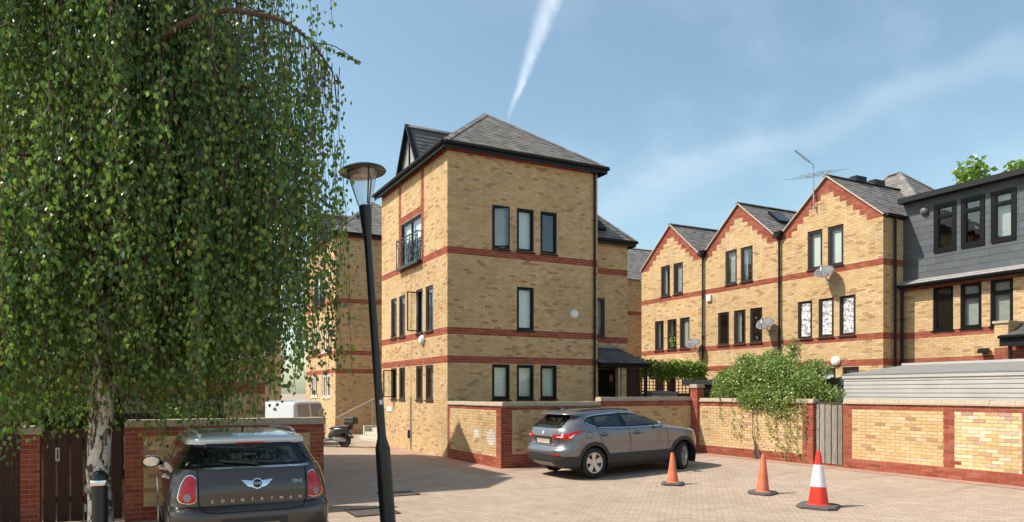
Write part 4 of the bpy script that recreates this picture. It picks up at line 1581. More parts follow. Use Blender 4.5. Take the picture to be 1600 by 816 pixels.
# ------------------------------------------------------------ white ribbed garage behind the right wall
r = empty('garage', label='low garage with white ribbed cladding and grey felt roof behind the right wall', cat='garage')
UGA = 17.2
Fw = Fac(UGA, 11.8, 0, -1)
m = MB(); m.box(UGA + 0.03, 21.5, 3.0, 11.77, 0.05, 2.42); m.build('wall', M['upvc'], r)
z = 0.3
while z < 2.4:
    m = MB()
    L = 8.8
    prof = [(0.0, z), (0.026, z + 0.012), (0.026, z + 0.085), (0.0, z + 0.1)]
    for (n0, za), (n1, zb) in zip(prof, prof[1:]):
        m.face([Fw.p(0, za, n0), Fw.p(L, za, n0), Fw.p(L, zb, n1), Fw.p(0, zb, n1)])
    m.build('cladding_rib', M['upvc'], r)
    z += 0.102
m = MB(); Fw.box(m, -0.03, 8.8, 2.42, 2.5, -0.02, 0.05); m.build('fascia', M['upvc'], r)
m = MB()
m.hexa([(UGA - 0.06, 3.0, 2.502), (21.6, 3.0, 2.84), (21.6, 12.9, 2.84), (UGA - 0.06, 11.84, 2.502), (UGA - 0.06, 3.0, 2.53), (21.6, 3.0, 2.89), (21.6, 12.9, 2.89), (UGA - 0.06, 11.84, 2.53)])
m.build('roof', M['felt'], r)
m = MB(); m.box(21.55, 21.7, 3.0, 12.95, 2.8, 2.95); m.build('roof_kerb', M['upvc'], r)
m = MB(); m.box(UGA + 0.03, 21.5, 11.775, 11.8, 0.05, 2.5); m.build('end_panel', M['timber_dark'], r)

# ------------------------------------------------------------ steps and handrail between the town houses
r = empty('steps', label='pale concrete steps rising beside the tall town house', cat='steps')
for i in range(5):
    m = MB(); m.box(9.0 + i * 0.31, 14.6, 25.33, 28.3, 0.0 if i == 0 else i * 0.17 + 0.001, (i + 1) * 0.17)
    bevel(m.build('step', M['concrete'], r), 0.012, 2)
r = empty('handrail', label='slanting galvanised handrail rising beside the concrete steps', cat='handrail')
m = MB(); m.tube([(8.0, 28.4, 0.93), (9.75, 28.4, 1.76), (10.6, 28.4, 1.82)], 0.025, 8); m.build('rail', M['galv'], r)
for x, z0, z1 in ((8.02, 0, 0.94), (9.7, 0.0, 1.74), (10.55, 0.0, 1.82)):
    m = MB(); m.tube([(x, 28.4, z0), (x, 28.4, z1)], 0.022, 8); m.build('post', M['galv'], r)
m = MB(); m.box(9.3, 14.6, 28.32, 28.5, 0, 0.6); m.build('kerb', M['concrete'], r)

# ------------------------------------------------------------ street lamp, leaning
r = empty('street_lamp', (3.10, 8.37, 0), label='leaning black street lamp with a flat round hood and clear bowl', cat='street lamp')
tip = Vector((-0.30, 0.13, 4.52))
up = tip.normalized()
P = lambda h: up * h
m = MB()
hs = [(-0.02, 0.108), (0.0, 0.106), (1.28, 0.098), (1.32, 0.097), (1.46, 0.060), (1.5, 0.058), (3.9, 0.048), (4.05, 0.05), (4.28, 0.072), (4.45, 0.082), (4.52, 0.084)]
m.tube([P(a) for a, b in hs], [b for a, b in hs], 20)
auto_smooth(m.build('post', M['steel_dark'], r), 25)
T = Matrix.Translation(tip) @ up.to_track_quat('Z', 'Y').to_matrix().to_4x4()
m = MB()
m.lathe([(0.075, 0.0), (0.083, 0.0), (0.175, 0.36), (0.20, 0.44), (0.192, 0.44), (0.168, 0.362)], 28, mat=T)
auto_smooth(m.build('bowl', M['lamp_glass'], r), 40)
m = MB()
m.lathe([(0.20, 0.435), (0.305, 0.425), (0.312, 0.438), (0.295, 0.462), (0.22, 0.495), (0.1, 0.512), (0.0, 0.516)], 36, mat=T)
auto_smooth(m.build('hood', M['steel_dark'], r), 30)
m = MB()
m.lathe([(0.0, 0.425), (0.185, 0.425), (0.185, 0.432), (0.0, 0.432)], 28, mat=T)
m.build('reflector', M['verge'], r)
for k in range(3):
    t = 2 * math.pi * k / 3 + 0.5
    a = T @ Vector((0.086 * math.cos(t), 0.086 * math.sin(t), 0.0))
    b = T @ Vector((0.203 * math.cos(t), 0.203 * math.sin(t), 0.44))
    m = MB(); m.bar(a, b, 0.018, 0.012); m.build('strut', M['steel_dark'], r)
m = MB()
m.box(-0.02, 0.02, -0.06, -0.052, 1.9, 1.96)
lab = m.build('number_plate', M['white_paint'], r)
lab.location = P(1.9) - Vector((0, 0, 1.9)) + Vector((0.0, 0.0, 0))

# ------------------------------------------------------------ bollard
r = empty('bollard', (-0.31, 8.25, 0), label='black bollard with silver collar in front of the birch trunk', cat='bollard')
m = MB(); m.lathe([(0.09, 0), (0.088, 0.04), (0.082, 0.06), (0.08, 1.02), (0.08, 1.04)], 24); auto_smooth(m.build('post', M['steel_dark'], r))
m = MB(); m.lathe([(0.082, 1.03), (0.108, 1.045), (0.112, 1.07), (0.106, 1.1), (0.085, 1.11)], 24); auto_smooth(m.build('collar', M['chrome'], r))
m = MB(); m.lathe([(0.088, 1.108), (0.086, 1.13), (0.07, 1.17), (0.04, 1.195), (0.0, 1.205)], 24); auto_smooth(m.build('cap', M['steel_dark'], r))

# ------------------------------------------------------------ cones
def cone(label, u, v, h, base, sleeve, rot, squash, lean=(0, 0)):
    r = empty('traffic_cone', (u, v, gz(u)), (lean[0], lean[1], rot), label, 'traffic cone', 'traffic cones on the paving')
    m = MB()
    b, c = base / 2, base * 0.16
    o = [(-b, -b + c), (-b + c, -b), (b - c, -b), (b, -b + c), (b, b - c), (b - c, b), (-b + c, b), (-b, b - c)]
    n = len(o)
    t = 0.055
    m.raw([(x, y, 0.0) for x, y in o] + [(x, y, t * 0.6) for x, y in o] + [(x * 0.94, y * 0.94, t) for x, y in o],
          [tuple(reversed(range(n)))] + [(i, (i + 1) % n, n + (i + 1) % n, n + i) for i in range(n)] + [(n + i, n + (i + 1) % n, 2 * n + (i + 1) % n, 2 * n + i) for i in range(n)] + [tuple(range(2 * n, 3 * n))])
    m.build('base', M['rubber'], r)
    rb, rt = base * 0.265, 0.035
    R_ = lambda z: rb + (rt - rb) * (z - t) / (h - t)
    m = MB()
    ns = 40
    hs = [t + 0.0015, t + 0.02] + [t + 0.02 + (h - t - 0.03) * i / 14 for i in range(1, 15)] + [h]
    vs, fs = [], []
    for j, z in enumerate(hs):
        for k in range(ns):
            a = 2 * math.pi * k / ns
            rr = R_(z) + (0.02 if j == 0 else 0)
            rr *= 1 + squash * math.sin(a * 3 + z * 9) * math.exp(-((z - 0.2) / 0.16) ** 2)
            vs.append((rr * math.cos(a), rr * math.sin(a), z))
    for j in range(len(hs) - 1):
        for k in range(ns):
            fs.append((j * ns + k, j * ns + (k + 1) % ns, (j + 1) * ns + (k + 1) % ns, (j + 1) * ns + k))
    fs.append(tuple((len(hs) - 1) * ns + k for k in range(ns)))
    m.raw(vs, fs)
    auto_smooth(m.build('body', M['cone_red' if sleeve else 'cone_orange'], r), 30)
    if sleeve:
        m = MB()
        z0, z1 = sleeve
        m.lathe([(R_(z0) + 0.001, z0), (R_(z0) + 0.006, z0 + 0.003), (R_(z1) + 0.006, z1 - 0.003), (R_(z1) + 0.001, z1)], 40)
        auto_smooth(m.build('reflective_sleeve', M['cone_white'], r), 30)


cone('red and white traffic cone, cleanest and tallest of the three', 10.97, 8.0, 0.985, 0.62, (0.365, 0.75), R(25), 0.0)
cone('faded plain orange traffic cone in the middle, nearest the vine stump', 11.33, 9.45, 0.78, 0.46, None, R(12), 0.03, (R(1.5), R(-1)))
cone('crumpled plain orange traffic cone beside the grey car front wheel', 10.80, 11.33, 0.70, 0.46, None, R(40), 0.07, (R(-1), R(1.5)))

# ------------------------------------------------------------ drain covers and stains in the lane
def cover(label, u, v, w, d, rows):
    r = empty('drain_cover', (u, v, 0.004), label=label, cat='drain cover', group='drain covers in the lane')
    m = MB()
    for q in ((-w / 2, w / 2, -d / 2, -d / 2 + 0.04), (-w / 2, w / 2, d / 2 - 0.04, d / 2), (-w / 2, -w / 2 + 0.04, -d / 2 + 0.04, d / 2 - 0.04), (w / 2 - 0.04, w / 2, -d / 2 + 0.04, d / 2 - 0.04)):
        m.box(*q, 0, 0.012)
    m.build('frame', M['steel_dark'], r)
    m = MB(); m.box(-w / 2 + 0.045, w / 2 - 0.045, -d / 2 + 0.045, d / 2 - 0.045, 0, 0.004); m.build('plate', M['cover_fill'], r)
    for i in range(rows):
        y = -d / 2 + 0.07 + (d - 0.14) * i / max(1, rows - 1)
        m = MB(); m.box(-w / 2 + 0.06, w / 2 - 0.06, y - 0.015, y + 0.015, 0.0045, 0.011); m.build('bar', M['rubber'], r)


cover('rectangular drain cover in the shaded lane, farther from the camera', 4.9, 12.75, 0.75, 0.6, 5)
cover('drain cover beside the brown car in the lane, nearer the camera', 3.75, 11.0, 0.8, 0.7, 7)

# ------------------------------------------------------------ things fixed to the houses
def dish(label, p, az, size=0.30):
    r = empty('satellite_dish', p, (0, 0, az), label, 'satellite dish', 'satellite dishes on the right terrace')
    # local: -x is away from the wall
    tl = Matrix.Translation((-0.42, 0, 0.05)) @ Matrix.Rotation(R(-46), 4, 'Y')
    m = MB()
    vs, fs = [], []
    n, k = 28, 5
    for j in range(k + 1):
        rr = size * j / k
        for i in range(n):
            t = 2 * math.pi * i / n
            vs.append(tl @ Vector((rr * math.cos(t) * 1.05, rr * math.sin(t), 0.55 * rr * rr)))
    for j in range(k):
        for i in range(n):
            fs.append((j * n + i, j * n + (i + 1) % n, (j + 1) * n + (i + 1) % n, (j + 1) * n + i))
    m.raw(vs, fs)
    o = m.build('dish', M['dish'], r, smooth=True)
    s = o.modifiers.new('solid', 'SOLIDIFY'); s.thickness = 0.008
    m = MB(); m.tube([tl @ Vector((-size, 0, 0.06)), tl @ Vector((-size * 0.75, 0, 0.3)), tl @ Vector((-size * 0.25, 0, 0.38))], 0.012, 6); m.build('feed_arm', M['galv'], r)
    m = MB(); m.tube([tl @ Vector((-size * 0.25, 0, 0.40)), tl @ Vector((-size * 0.12, 0, 0.31))], 0.03, 8); m.build('receiver', M['dish'], r)
    m = MB(); m.tube([(-0.012, 0, -0.2), (-0.2, 0, -0.15), (-0.4, 0, 0.0)], 0.02, 8); m.build('bracket', M['galv'], r)
    m = MB(); m.box(-0.03, -0.009, -0.06, 0.06, -0.32, -0.12); m.build('wall_plate', M['galv'], r)


dish('grey satellite dish on the farthest gabled house, above the hedge', (UF, 23.05, 4.18), R(18))
dish('grey satellite dish on the middle gabled house, above the shrub', (UF, 19.25, 4.72), R(18), 0.33)
dish('grey satellite dish above the foil-covered windows', (UF, 16.7, 6.38), R(18), 0.33)
for label, p, d, s in (('white octagonal wall light on the shaded front of the tall house', (13.84, 19.19, 4.74), (0, -1, 0), 0.165),
                       ('white round wall light on the sunlit side of the tall house', (9.03, 21.16, 3.84), (-1, 0, 0), 0.165),
                       ('cream globe wall light below the foil-covered windows', (23.44, 16.39, 3.2), (-1, 0, 0), 0.17),
                       ('grey round lamp on the slate-clad storey', (24.53, 13.98, 8.22), (-1, 0, 0), 0.13)):
    r = empty('wall_light', p, label=label, cat='wall light', group='round wall lights')
    T = Vector(d).to_track_quat('Z', 'Y').to_matrix().to_4x4()
    n = 8 if 'octagonal' in label else 24
    mt = 'dish' if 'grey' in label else 'white_paint'
    m = MB(); m.lathe([(s * 0.95, 0.002), (s, 0.01), (s, 0.05), (s * 0.9, 0.06)], n, mat=T); m.build('base', M[mt], r)
    m = MB(); m.lathe([(s * 0.88, 0.058), (s * 0.8, 0.1), (s * 0.5, 0.13), (0.0, 0.14)], n, mat=T); o = m.build('cover', M[mt], r)
    if n > 8: auto_smooth(o)
r = empty('alarm_box', (UF - 0.01, 22.34, 6.26), label='small white alarm box on the middle gabled house', cat='alarm box')
m = MB(); m.box(-0.09, 0, -0.12, 0.12, -0.15, 0.15); bevel(m.build('case', M['white_paint'], r), 0.02)
m = MB(); m.box(-0.1, -0.091, -0.07, 0.07, -0.08, -0.03); m.build('light', M['lens_clear'], r)
r = empty('flood_light', (24.42, 12.12, 3.36), label='small black flood light on the slate-clad house', cat='flood light')
m = MB(); m.hexa([(-0.22, -0.13, -0.08), (-0.05, -0.13, -0.04), (-0.05, 0.13, -0.04), (-0.22, 0.13, -0.08), (-0.2, -0.13, 0.05), (-0.05, -0.13, 0.09), (-0.05, 0.13, 0.09), (-0.2, 0.13, 0.05)]); m.build('case', M['frame_black'], r)
m = MB(); m.box(-0.06, -0.002, -0.03, 0.03, -0.1, -0.03); m.build('bracket', M['frame_black'], r)
r = empty('conduit', (9.03, 22.2, 0), label='thin grey pipe running down the sunlit side of the tall house', cat='pipe')
m = MB(); m.tube([(-0.03, 0, 0.05), (-0.03, 0, 1.9)], 0.02, 8); m.build('pipe', M['galv'], r)
m = MB(); m.box(-0.075, -0.005, 0.05, 0.17, 0.42, 0.72); m.build('junction_box', M['frame_black'], r)
m = MB(); m.tube([(-0.03, 0, 1.9), (-0.02, 0.01, 3.0), (-0.02, -0.02, 4.6), (-0.02, 0, 6.3)], 0.008, 5); m.build('cable', M['verge'], r)
r = empty('name_sign', (9.03, 24.42, 1.42), label='small white street sign at the far corner of the tall house', cat='sign')
m = MB(); m.box(-0.02, 0.0, -0.27, 0.27, -0.09, 0.09); m.build('plate', M['white_paint'], r)
# television aerial on the nearest gable
r = empty('television_aerial', (UF - 0.12, 17.2, 8.9), label='television aerial with two booms on the nearest right gable', cat='aerial')
m = MB(); m.tube([(0, 0, 0), (0, 0.02, 1.75)], 0.02, 6); m.build('mast', M['galv'], r)
for z in (0.1, 0.5):
    m = MB(); m.box(-0.02, 0.11, -0.03, 0.03, z, z + 0.05); m.build('bracket', M['galv'], r)
b0, b1 = Vector((0, 0, 1.7)), Vector((-0.5, 0.4, 2.3))
m = MB(); m.bar(b0, b1, 0.022, 0.022); m.build('boom', M['galv'], r)
for i in range(12):
    c = b0.lerp(b1, 0.25 + 0.75 * i / 11)
    m = MB(); m.bar(c - Vector((0.07, 0.09, 0.0)), c + Vector((0.07, 0.09, 0.0)), 0.018, 0.018); m.build('element', M['galv'], r)
c0 = Vector((0.0, 0.0, 1.3))
m = MB(); m.bar(c0 + Vector((-0.15, 0.3, -0.02)), c0 + Vector((0.3, -0.5, 0.1)), 0.03, 0.03); m.build('boom', M['galv'], r)
dd = Vector((CA, -SA, 0.09))
for i in range(5):
    c = c0 + Vector((-0.15, 0.3, -0.02)).lerp(Vector((0.3, -0.5, 0.1)), i / 4)
    m = MB(); m.bar(c - dd * (0.74 - 0.04 * i), c + dd * (0.74 - 0.04 * i), 0.013, 0.013); m.build('element', M['galv'], r)
# security grille on the ground-floor window and potted plant in the far house


# ------------------------------------------------------------ cars: a stack of plan contours, detailed with projected panels
def crom(p0, p1, p2, p3, t):
    return 0.5 * ((2 * p1) + (p2 - p0) * t + (2 * p0 - 5 * p1 + 4 * p2 - p3) * t * t + (3 * p1 - p0 - 3 * p2 + p3) * t ** 3)


class Body:
    """rows: (z, x_rear, x_front, half_width, rear corner (dx, dy), front corner (dx, dy)); local x forward, y left"""
    def __init__(s, rows, sub=4, p=2.3):
        s.p = p
        fine = []
        R_ = [tuple(r[:4]) + tuple(r[4]) + tuple(r[5]) for r in rows]
        for i in range(len(R_) - 1):
            a, b, c, d = R_[max(i - 1, 0)], R_[i], R_[i + 1], R_[min(i + 2, len(R_) - 1)]
            for k in range(sub):
                t = k / sub
                z = b[0] + (c[0] - b[0]) * t
                q = [crom(a[j], b[j], c[j], d[j], t) for j in range(8)]
                q = [min(max(x, min(b[j], c[j]) - 0.01), max(b[j], c[j]) + 0.01) for j, x in enumerate(q)]
                q[0] = z
                fine.append(tuple(q))
        fine.append(R_[-1])
        s.rows = fine

    def at(s, z):
        r = s.rows
        if z <= r[0][0]: return r[0]
        for a, b in zip(r, r[1:]):
            if a[0] <= z <= b[0]:
                t = (z - a[0]) / max(1e-6, b[0] - a[0])
                return tuple(x + (y - x) * t for x, y in zip(a, b))
        return r[-1]

    def se(s, t):
        t = min(1, max(0, t))
        return 1 - (1 - t ** s.p) ** (1 / s.p)

    def side_y(s, x, z):
        _, xr, xf, W, rx, ry, fx, fy = s.at(z)
        if x < xr + rx: return W - ry * s.se((xr + rx - x) / rx)
        if x > xf - fx: return W - fy * s.se((x - xf + fx) / fx)
        return W

    def rear_x(s, y, z):
        _, xr, xf, W, rx, ry, fx, fy = s.at(z)
        d = abs(y) - (W - ry)
        return xr + (rx * s.se(d / ry) if d > 0 else 0)

    def front_x(s, y, z):
        _, xr, xf, W, rx, ry, fx, fy = s.at(z)
        d = abs(y) - (W - fy)
        return xf - (fx * s.se(d / fy) if d > 0 else 0)

    def contour(s, row, nR=7, nC=10, nS=56):
        z, xr, xf, W, rx, ry, fx, fy = row
        pts = []
        for i in range(nR): pts.append((xr, (W - ry) * i / nR))
        for i in range(nC):
            t = math.pi / 2 * i / nC
            pts.append((xr + rx * (1 - math.cos(t) ** (2 / s.p)), W - ry + ry * math.sin(t) ** (2 / s.p)))
        for i in range(nS): pts.append((xr + rx + (xf - fx - xr - rx) * i / nS, W))
        for i in range(nC):
            t = math.pi / 2 * i / nC
            pts.append((xf - fx + fx * math.sin(t) ** (2 / s.p), W - fy + fy * math.cos(t) ** (2 / s.p)))
        for i in range(nR + 1): pts.append((xf, (W - fy) * (1 - i / nR)))
        full = pts + [(x, -y) for x, y in reversed(pts[1:-1])]
        return [(x, y, z) for x, y in full]

    def shell(s, z0, z1, arches=(), hole=None):
        """the skin between two heights; wheel arches cut out and their edge trued to the circle"""
        m = MB()
        rows = [r for r in s.rows if z0 - 1e-6 <= r[0] <= z1 + 1e-6]
        rings = [s.contour(r) for r in rows]
        n = len(rings[0])
        V = [list(p) for ring in rings for p in ring]

        def ina(x, z):
            for ax, az, ar in arches:
                if math.hypot(x - ax, z - az) < ar: return (ax, az, ar)
        F_ = []
        for j in range(len(rings) - 1):
            for i in range(n):
                f = (j * n + i, j * n + (i + 1) % n, (j + 1) * n + (i + 1) % n, (j + 1) * n + i)
                cx = sum(V[k][0] for k in f) / 4
                cz = sum(V[k][2] for k in f) / 4
                cy = sum(abs(V[k][1]) for k in f) / 4
                if ina(cx, cz) and cy > 0.5: continue
                if hole and hole(cx, cy, cz): continue
                F_.append(f)
        used = {k for f in F_ for k in f}
        for k in used:
            h = ina(V[k][0], V[k][2])
            if h and abs(V[k][1]) > 0.5:
                dx, dz = V[k][0] - h[0], V[k][2] - h[1]
                l = math.hypot(dx, dz) or 1
                V[k][0], V[k][2] = h[0] + dx / l * h[2], h[1] + dz / l * h[2]
        m.raw(V, F_)
        return m, rings


def dens(poly, step=0.03):
    out = []
    for a, b in zip(poly, poly[1:] + poly[:1]):
        n = max(1, int(math.hypot(b[0] - a[0], b[1] - a[1]) / step))
        out += [(a[0] + (b[0] - a[0]) * i / n, a[1] + (b[1] - a[1]) * i / n) for i in range(n)]
    return out


def rounded(poly, r=0.03, n=4):
    out = []
    N = len(poly)
    for i in range(N):
        p, c, q = Vector(poly[i - 1]), Vector(poly[i]), Vector(poly[(i + 1) % N])
        a, b = (p - c), (q - c)
        rr = min(r, a.length * 0.45, b.length * 0.45)
        s0, s1 = c + a.normalized() * rr, c + b.normalized() * rr
        for k in range(n + 1):
            t = k / n
            out.append(tuple(s0.lerp(c, t).lerp(c.lerp(s1, t), t)))
    return out


def patch(proj, poly, off, rings=5, edge=0.012):
    """a thin raised panel: the outline is filled towards its centre and laid on the body by proj(a, b, offset)"""
    m = MB()
    o = dens(poly)
    ca, cb = sum(p[0] for p in o) / len(o), sum(p[1] for p in o) / len(o)
    n = len(o)
    vs = [proj(a, b, -edge) for a, b in o]
    for k in range(rings):
        t = 1 - k / rings
        vs += [proj(ca + (a - ca) * t, cb + (b - cb) * t, off) for a, b in o]
    vs.append(proj(ca, cb, off))
    fs = [(j * n + i, j * n + (i + 1) % n, (j + 1) * n + (i + 1) % n, (j + 1) * n + i) for j in range(rings) for i in range(n)]
    fs += [(rings * n + i, rings * n + (i + 1) % n, len(vs) - 1) for i in range(n)]
    m.raw(vs, fs)
    return m


def strip(proj, line, w, off, closed=False):
    """a thin line (shut gap, trim) along points on the body"""
    m = MB()
    pts = dens(line, 0.04) if closed else []
    if not closed:
        for a, b in zip(line, line[1:]):
            n = max(1, int(math.hypot(b[0] - a[0], b[1] - a[1]) / 0.04))
            pts += [(a[0] + (b[0] - a[0]) * i / n, a[1] + (b[1] - a[1]) * i / n) for i in range(n)]
        pts.append(line[-1])
    N = len(pts)
    vs = []
    for i, p in enumerate(pts):
        a = pts[(i - 1) % N] if closed else pts[max(i - 1, 0)]
        b = pts[(i + 1) % N] if closed else pts[min(i + 1, N - 1)]
        t = Vector((b[0] - a[0], b[1] - a[1])).normalized()
        nx, nz = -t.y * w / 2, t.x * w / 2
        vs += [proj(p[0] + nx, p[1] + nz, off), proj(p[0] - nx, p[1] - nz, off)]
    k = N if closed else N - 1
    m.raw(vs, [(2 * i, 2 * i + 1, 2 * ((i + 1) % N) + 1, 2 * ((i + 1) % N)) for i in range(k)])
    return m


def wheel(root, x, y, z, r, w, rim_r, side, steer=0.0, spokes=5, rim_mat='alloy'):
    """tyre with rim and hub as sub-parts; side is +1 for the left"""
    T = Matrix.Translation((x, y, z)) @ Matrix.Rotation(steer, 4, 'Z') @ Matrix.Rotation(R(-90 * side), 4, 'X')
    m = MB()
    h = w / 2
    m.lathe([(rim_r, -h * 0.8), (rim_r + 0.03, -h), (r - 0.045, -h), (r - 0.012, -h * 0.85), (r, -h * 0.6), (r, h * 0.6), (r - 0.012, h * 0.85), (r - 0.045, h), (rim_r + 0.03, h), (rim_r, h * 0.8), (rim_r - 0.02, h * 0.3)], 40, mat=T)
    t = auto_smooth(m.build('wheel', M['tyre'], root), 30)
    m = MB()
    m.lathe([(rim_r * 0.2, -h * 0.2), (rim_r - 0.02, -h * 0.2), (rim_r - 0.02, h * 0.1)], 32, mat=T)
    m.build('brake_disc', M['well'], t)
    m = MB()
    m.lathe([(rim_r - 0.025, h * 0.2), (rim_r + 0.004, h * 0.86), (rim_r + 0.008, h * 0.93), (rim_r - 0.012, h * 0.88), (rim_r - 0.03, h * 0.3)], 40, mat=T, caps=False)
    m.lathe([(0.0, h * 0.2), (rim_r * 0.24, h * 0.2), (rim_r * 0.22, h * 0.66), (0.0, h * 0.7)], 20, mat=T)
    for k in range(spokes):
        a = 2 * math.pi * k / spokes + 0.3
        for dl in (-0.13, 0.13):
            q = []
            for rr, ww, zz in ((rim_r * 0.16, 0.035, h * 0.62), (rim_r * 0.985, 0.036, h * 0.78)):
                t2 = a + dl * (1.15 if rr > rim_r * 0.5 else 0.6)
                c = Vector((math.cos(t2), math.sin(t2), 0)) * rr
                pn = Vector((-math.sin(t2), math.cos(t2), 0)) * ww
                for sg, dz in ((-1, -0.03), (1, -0.03), (1, 0), (-1, 0)):
                    q.append(T @ (c + pn * sg + Vector((0, 0, zz + dz))))
            m.hexa([q[0], q[1], q[5], q[4], q[3], q[2], q[6], q[7]])
    m.build('rim', M[rim_mat], t)
    return t


def arch_trim(root, B, ax, az, ar, side, w=0.06, mat='plastic_black', name='wheel_arch', off=0.012, t0=-8, t1=188):
    m = MB()
    vs = []
    N = 40
    for i in range(N + 1):
        t = R(t0 + (t1 - t0) * i / N)
        for rr, o in ((ar - 0.015, -0.05), (ar - 0.015, off), (ar + w, off * 0.8), (ar + w + 0.008, -0.006)):
            x, z = ax + rr * math.cos(t), az + rr * math.sin(t)
            y = B.side_y(ax + (ar + w * 0.5) * math.cos(t) * 0.98, max(z, 0.3))
            y = max(y, B.side_y(x, max(z, 0.3)))
            vs.append((x, side * (y + o), z))
    m.raw(vs, [(4 * i + k, 4 * i + k + 1, 4 * i + k + 5, 4 * i + k + 4) for i in range(N) for k in range(3)])
    auto_smooth(m.build(name, M[mat], root), 40)
    m = MB()
    vs = []
    for i in range(25):
        t = R(-25 + 230 * i / 24)
        for y in (0.9, 0.4):
            vs.append((ax + ar * math.cos(t), side * y * B.side_y(ax, 0.6) / 0.92, az + ar * math.sin(t)))
    m.raw(vs, [(2 * i, 2 * i + 1, 2 * i + 3, 2 * i + 2) for i in range(24)])
    yb = side * 0.4
    m.face([(ax + ar * math.cos(R(t)), yb, az + ar * math.sin(R(t))) for t in range(-25, 206, 15)])
    m.build('wheel_well', M['well'], root)


def mk_proj(B, where, side=1):
    if where == 'side': return lambda x, z, o: (x, side * (B.side_y(x, z) + o), z)
    if where == 'rear': return lambda y, z, o: (B.rear_x(y, z) - o, y, z)
    return lambda y, z, o: (B.front_x(y, z) + o, y, z)


def close_top(m, ring):
    """roof skin over the last contour, gently crowned"""
    n = len(ring)
    c = Vector((sum(p[0] for p in ring) / n, 0, ring[0][2] + 0.012))
    vs = [tuple(p) for p in ring] + [tuple(Vector(p).lerp(Vector((c.x + (p[0] - c.x) * 0.0, 0, c.z)), 0.5)) for p in ring] + [tuple(c)]
    m.raw(vs, [(i, (i + 1) % n, n + (i + 1) % n, n + i) for i in range(n)] + [(n + i, n + (i + 1) % n, 2 * n) for i in range(n)])


def shell_part(B, root, name, z0, z1, mat, arches=(), top=False, bottom=False, hole=None):
    m, rings = B.shell(z0, z1, arches, hole)
    if top: close_top(m, rings[-1])
    if bottom: m.face(rings[0])
    return auto_smooth(m.build(name, M[mat], root), 32)


def letter(root, ch, size, mat, proj, y, z, name='letter', ext=0.003):
    cu = bpy.data.curves.new('letter', 'FONT')
    cu.body = ch
    cu.size = size
    cu.align_x = 'CENTER'
    cu.align_y = 'CENTER'
    cu.extrude = ext
    tmp = link(bpy.data.objects.new('letter', cu))
    bpy.context.view_layer.update()
    me = bpy.data.meshes.new_from_object(tmp.evaluated_get(bpy.context.evaluated_depsgraph_get()))
    bpy.data.objects.remove(tmp)
    me.materials.clear()
    me.materials.append(M[mat])
    o = link(bpy.data.objects.new(name, me))
    o.parent = root
    p = Vector(proj(y, z, 0.008))
    q = Vector(proj(y, z + 0.03, 0.008))
    yy = (q - p).normalized()
    xx = Vector((0, -1, 0))
    zz = xx.cross(yy).normalized()
    o.matrix_local = Matrix(((xx.x, yy.x, zz.x, p.x), (xx.y, yy.y, zz.y, p.y), (xx.z, yy.z, zz.z, p.z), (0, 0, 0, 1)))
    return o


def in_poly(x, z, poly):
    c = False
    for (x0, z0), (x1, z1) in zip(poly, poly[1:] + poly[:1]):
        if (z0 > z) != (z1 > z) and x < x0 + (x1 - x0) * (z - z0) / (z1 - z0): c = not c
    return c


def interior(root, x_rear, x_front, x_dash, w, z0, zb, wheel_side):
    """dark tub, rear bench, two front seats, dashboard and steering wheel"""
    m = MB(); m.box(x_rear, x_dash + 0.3, -w, w, z0 - 0.05, z0); m.build('cabin_floor', M['well'], root)

    def seat(x, y, hw, name):
        m = MB()
        m.hexa([(x, y - hw, z0), (x + 0.5, y - hw, z0), (x + 0.5, y + hw, z0), (x, y + hw, z0), (x, y - hw, z0 + 0.2), (x + 0.5, y - hw, z0 + 0.24), (x + 0.5, y + hw, z0 + 0.24), (x, y + hw, z0 + 0.2)])
        s = bevel(m.build(name, M['seat_cloth'], root), 0.04, 3)
        m = MB()
        m.hexa([(x - 0.02, y - hw, z0 + 0.15), (x + 0.12, y - hw, z0 + 0.15), (x + 0.12, y + hw, z0 + 0.15), (x - 0.02, y + hw, z0 + 0.15),
                (x - 0.17, y - hw * 0.85, zb), (x - 0.07, y - hw * 0.85, zb), (x - 0.07, y + hw * 0.85, zb), (x - 0.17, y + hw * 0.85, zb)])
        bevel(m.build('seat_back', M['seat_cloth'], s), 0.04, 3)
        for yy in ((y,) if hw < 0.4 else (y - hw * 0.55, y + hw * 0.55)):
            m = MB(); m.box(x - 0.18, x - 0.09, yy - 0.12, yy + 0.12, zb + 0.03, zb + 0.2)
            bevel(m.build('head_rest', M['seat_cloth'], s), 0.035, 3)
    seat(x_rear + 0.45, 0, w * 0.8, 'rear_bench')
    for s in (-1, 1): seat(x_front, s * 0.36, 0.25, 'front_seat')
    m = MB()
    m.hexa([(x_dash - 0.1, -w, z0), (x_dash + 0.4, -w, z0), (x_dash + 0.4, w, z0), (x_dash - 0.1, w, z0), (x_dash, -w, zb - 0.08), (x_dash + 0.45, -w, zb - 0.03), (x_dash + 0.45, w, zb - 0.03), (x_dash, w, zb - 0.08)])
    bevel(m.build('dashboard', M['plastic_black'], root), 0.04, 2)
    m = MB()
    c = Vector((x_dash - 0.16, wheel_side * 0.36, zb - 0.04))
    m.tube([c + Vector((0.06 * math.sin(t), 0.18 * math.cos(t), 0.17 * math.sin(t))) for t in [2 * math.pi * k / 20 for k in range(21)]], 0.015, 6)
    m.bar(c + Vector((0, -0.17, 0)), c + Vector((0, 0.17, 0)), 0.03, 0.04)
    m.build('steering_wheel', M['plastic_black'], root)


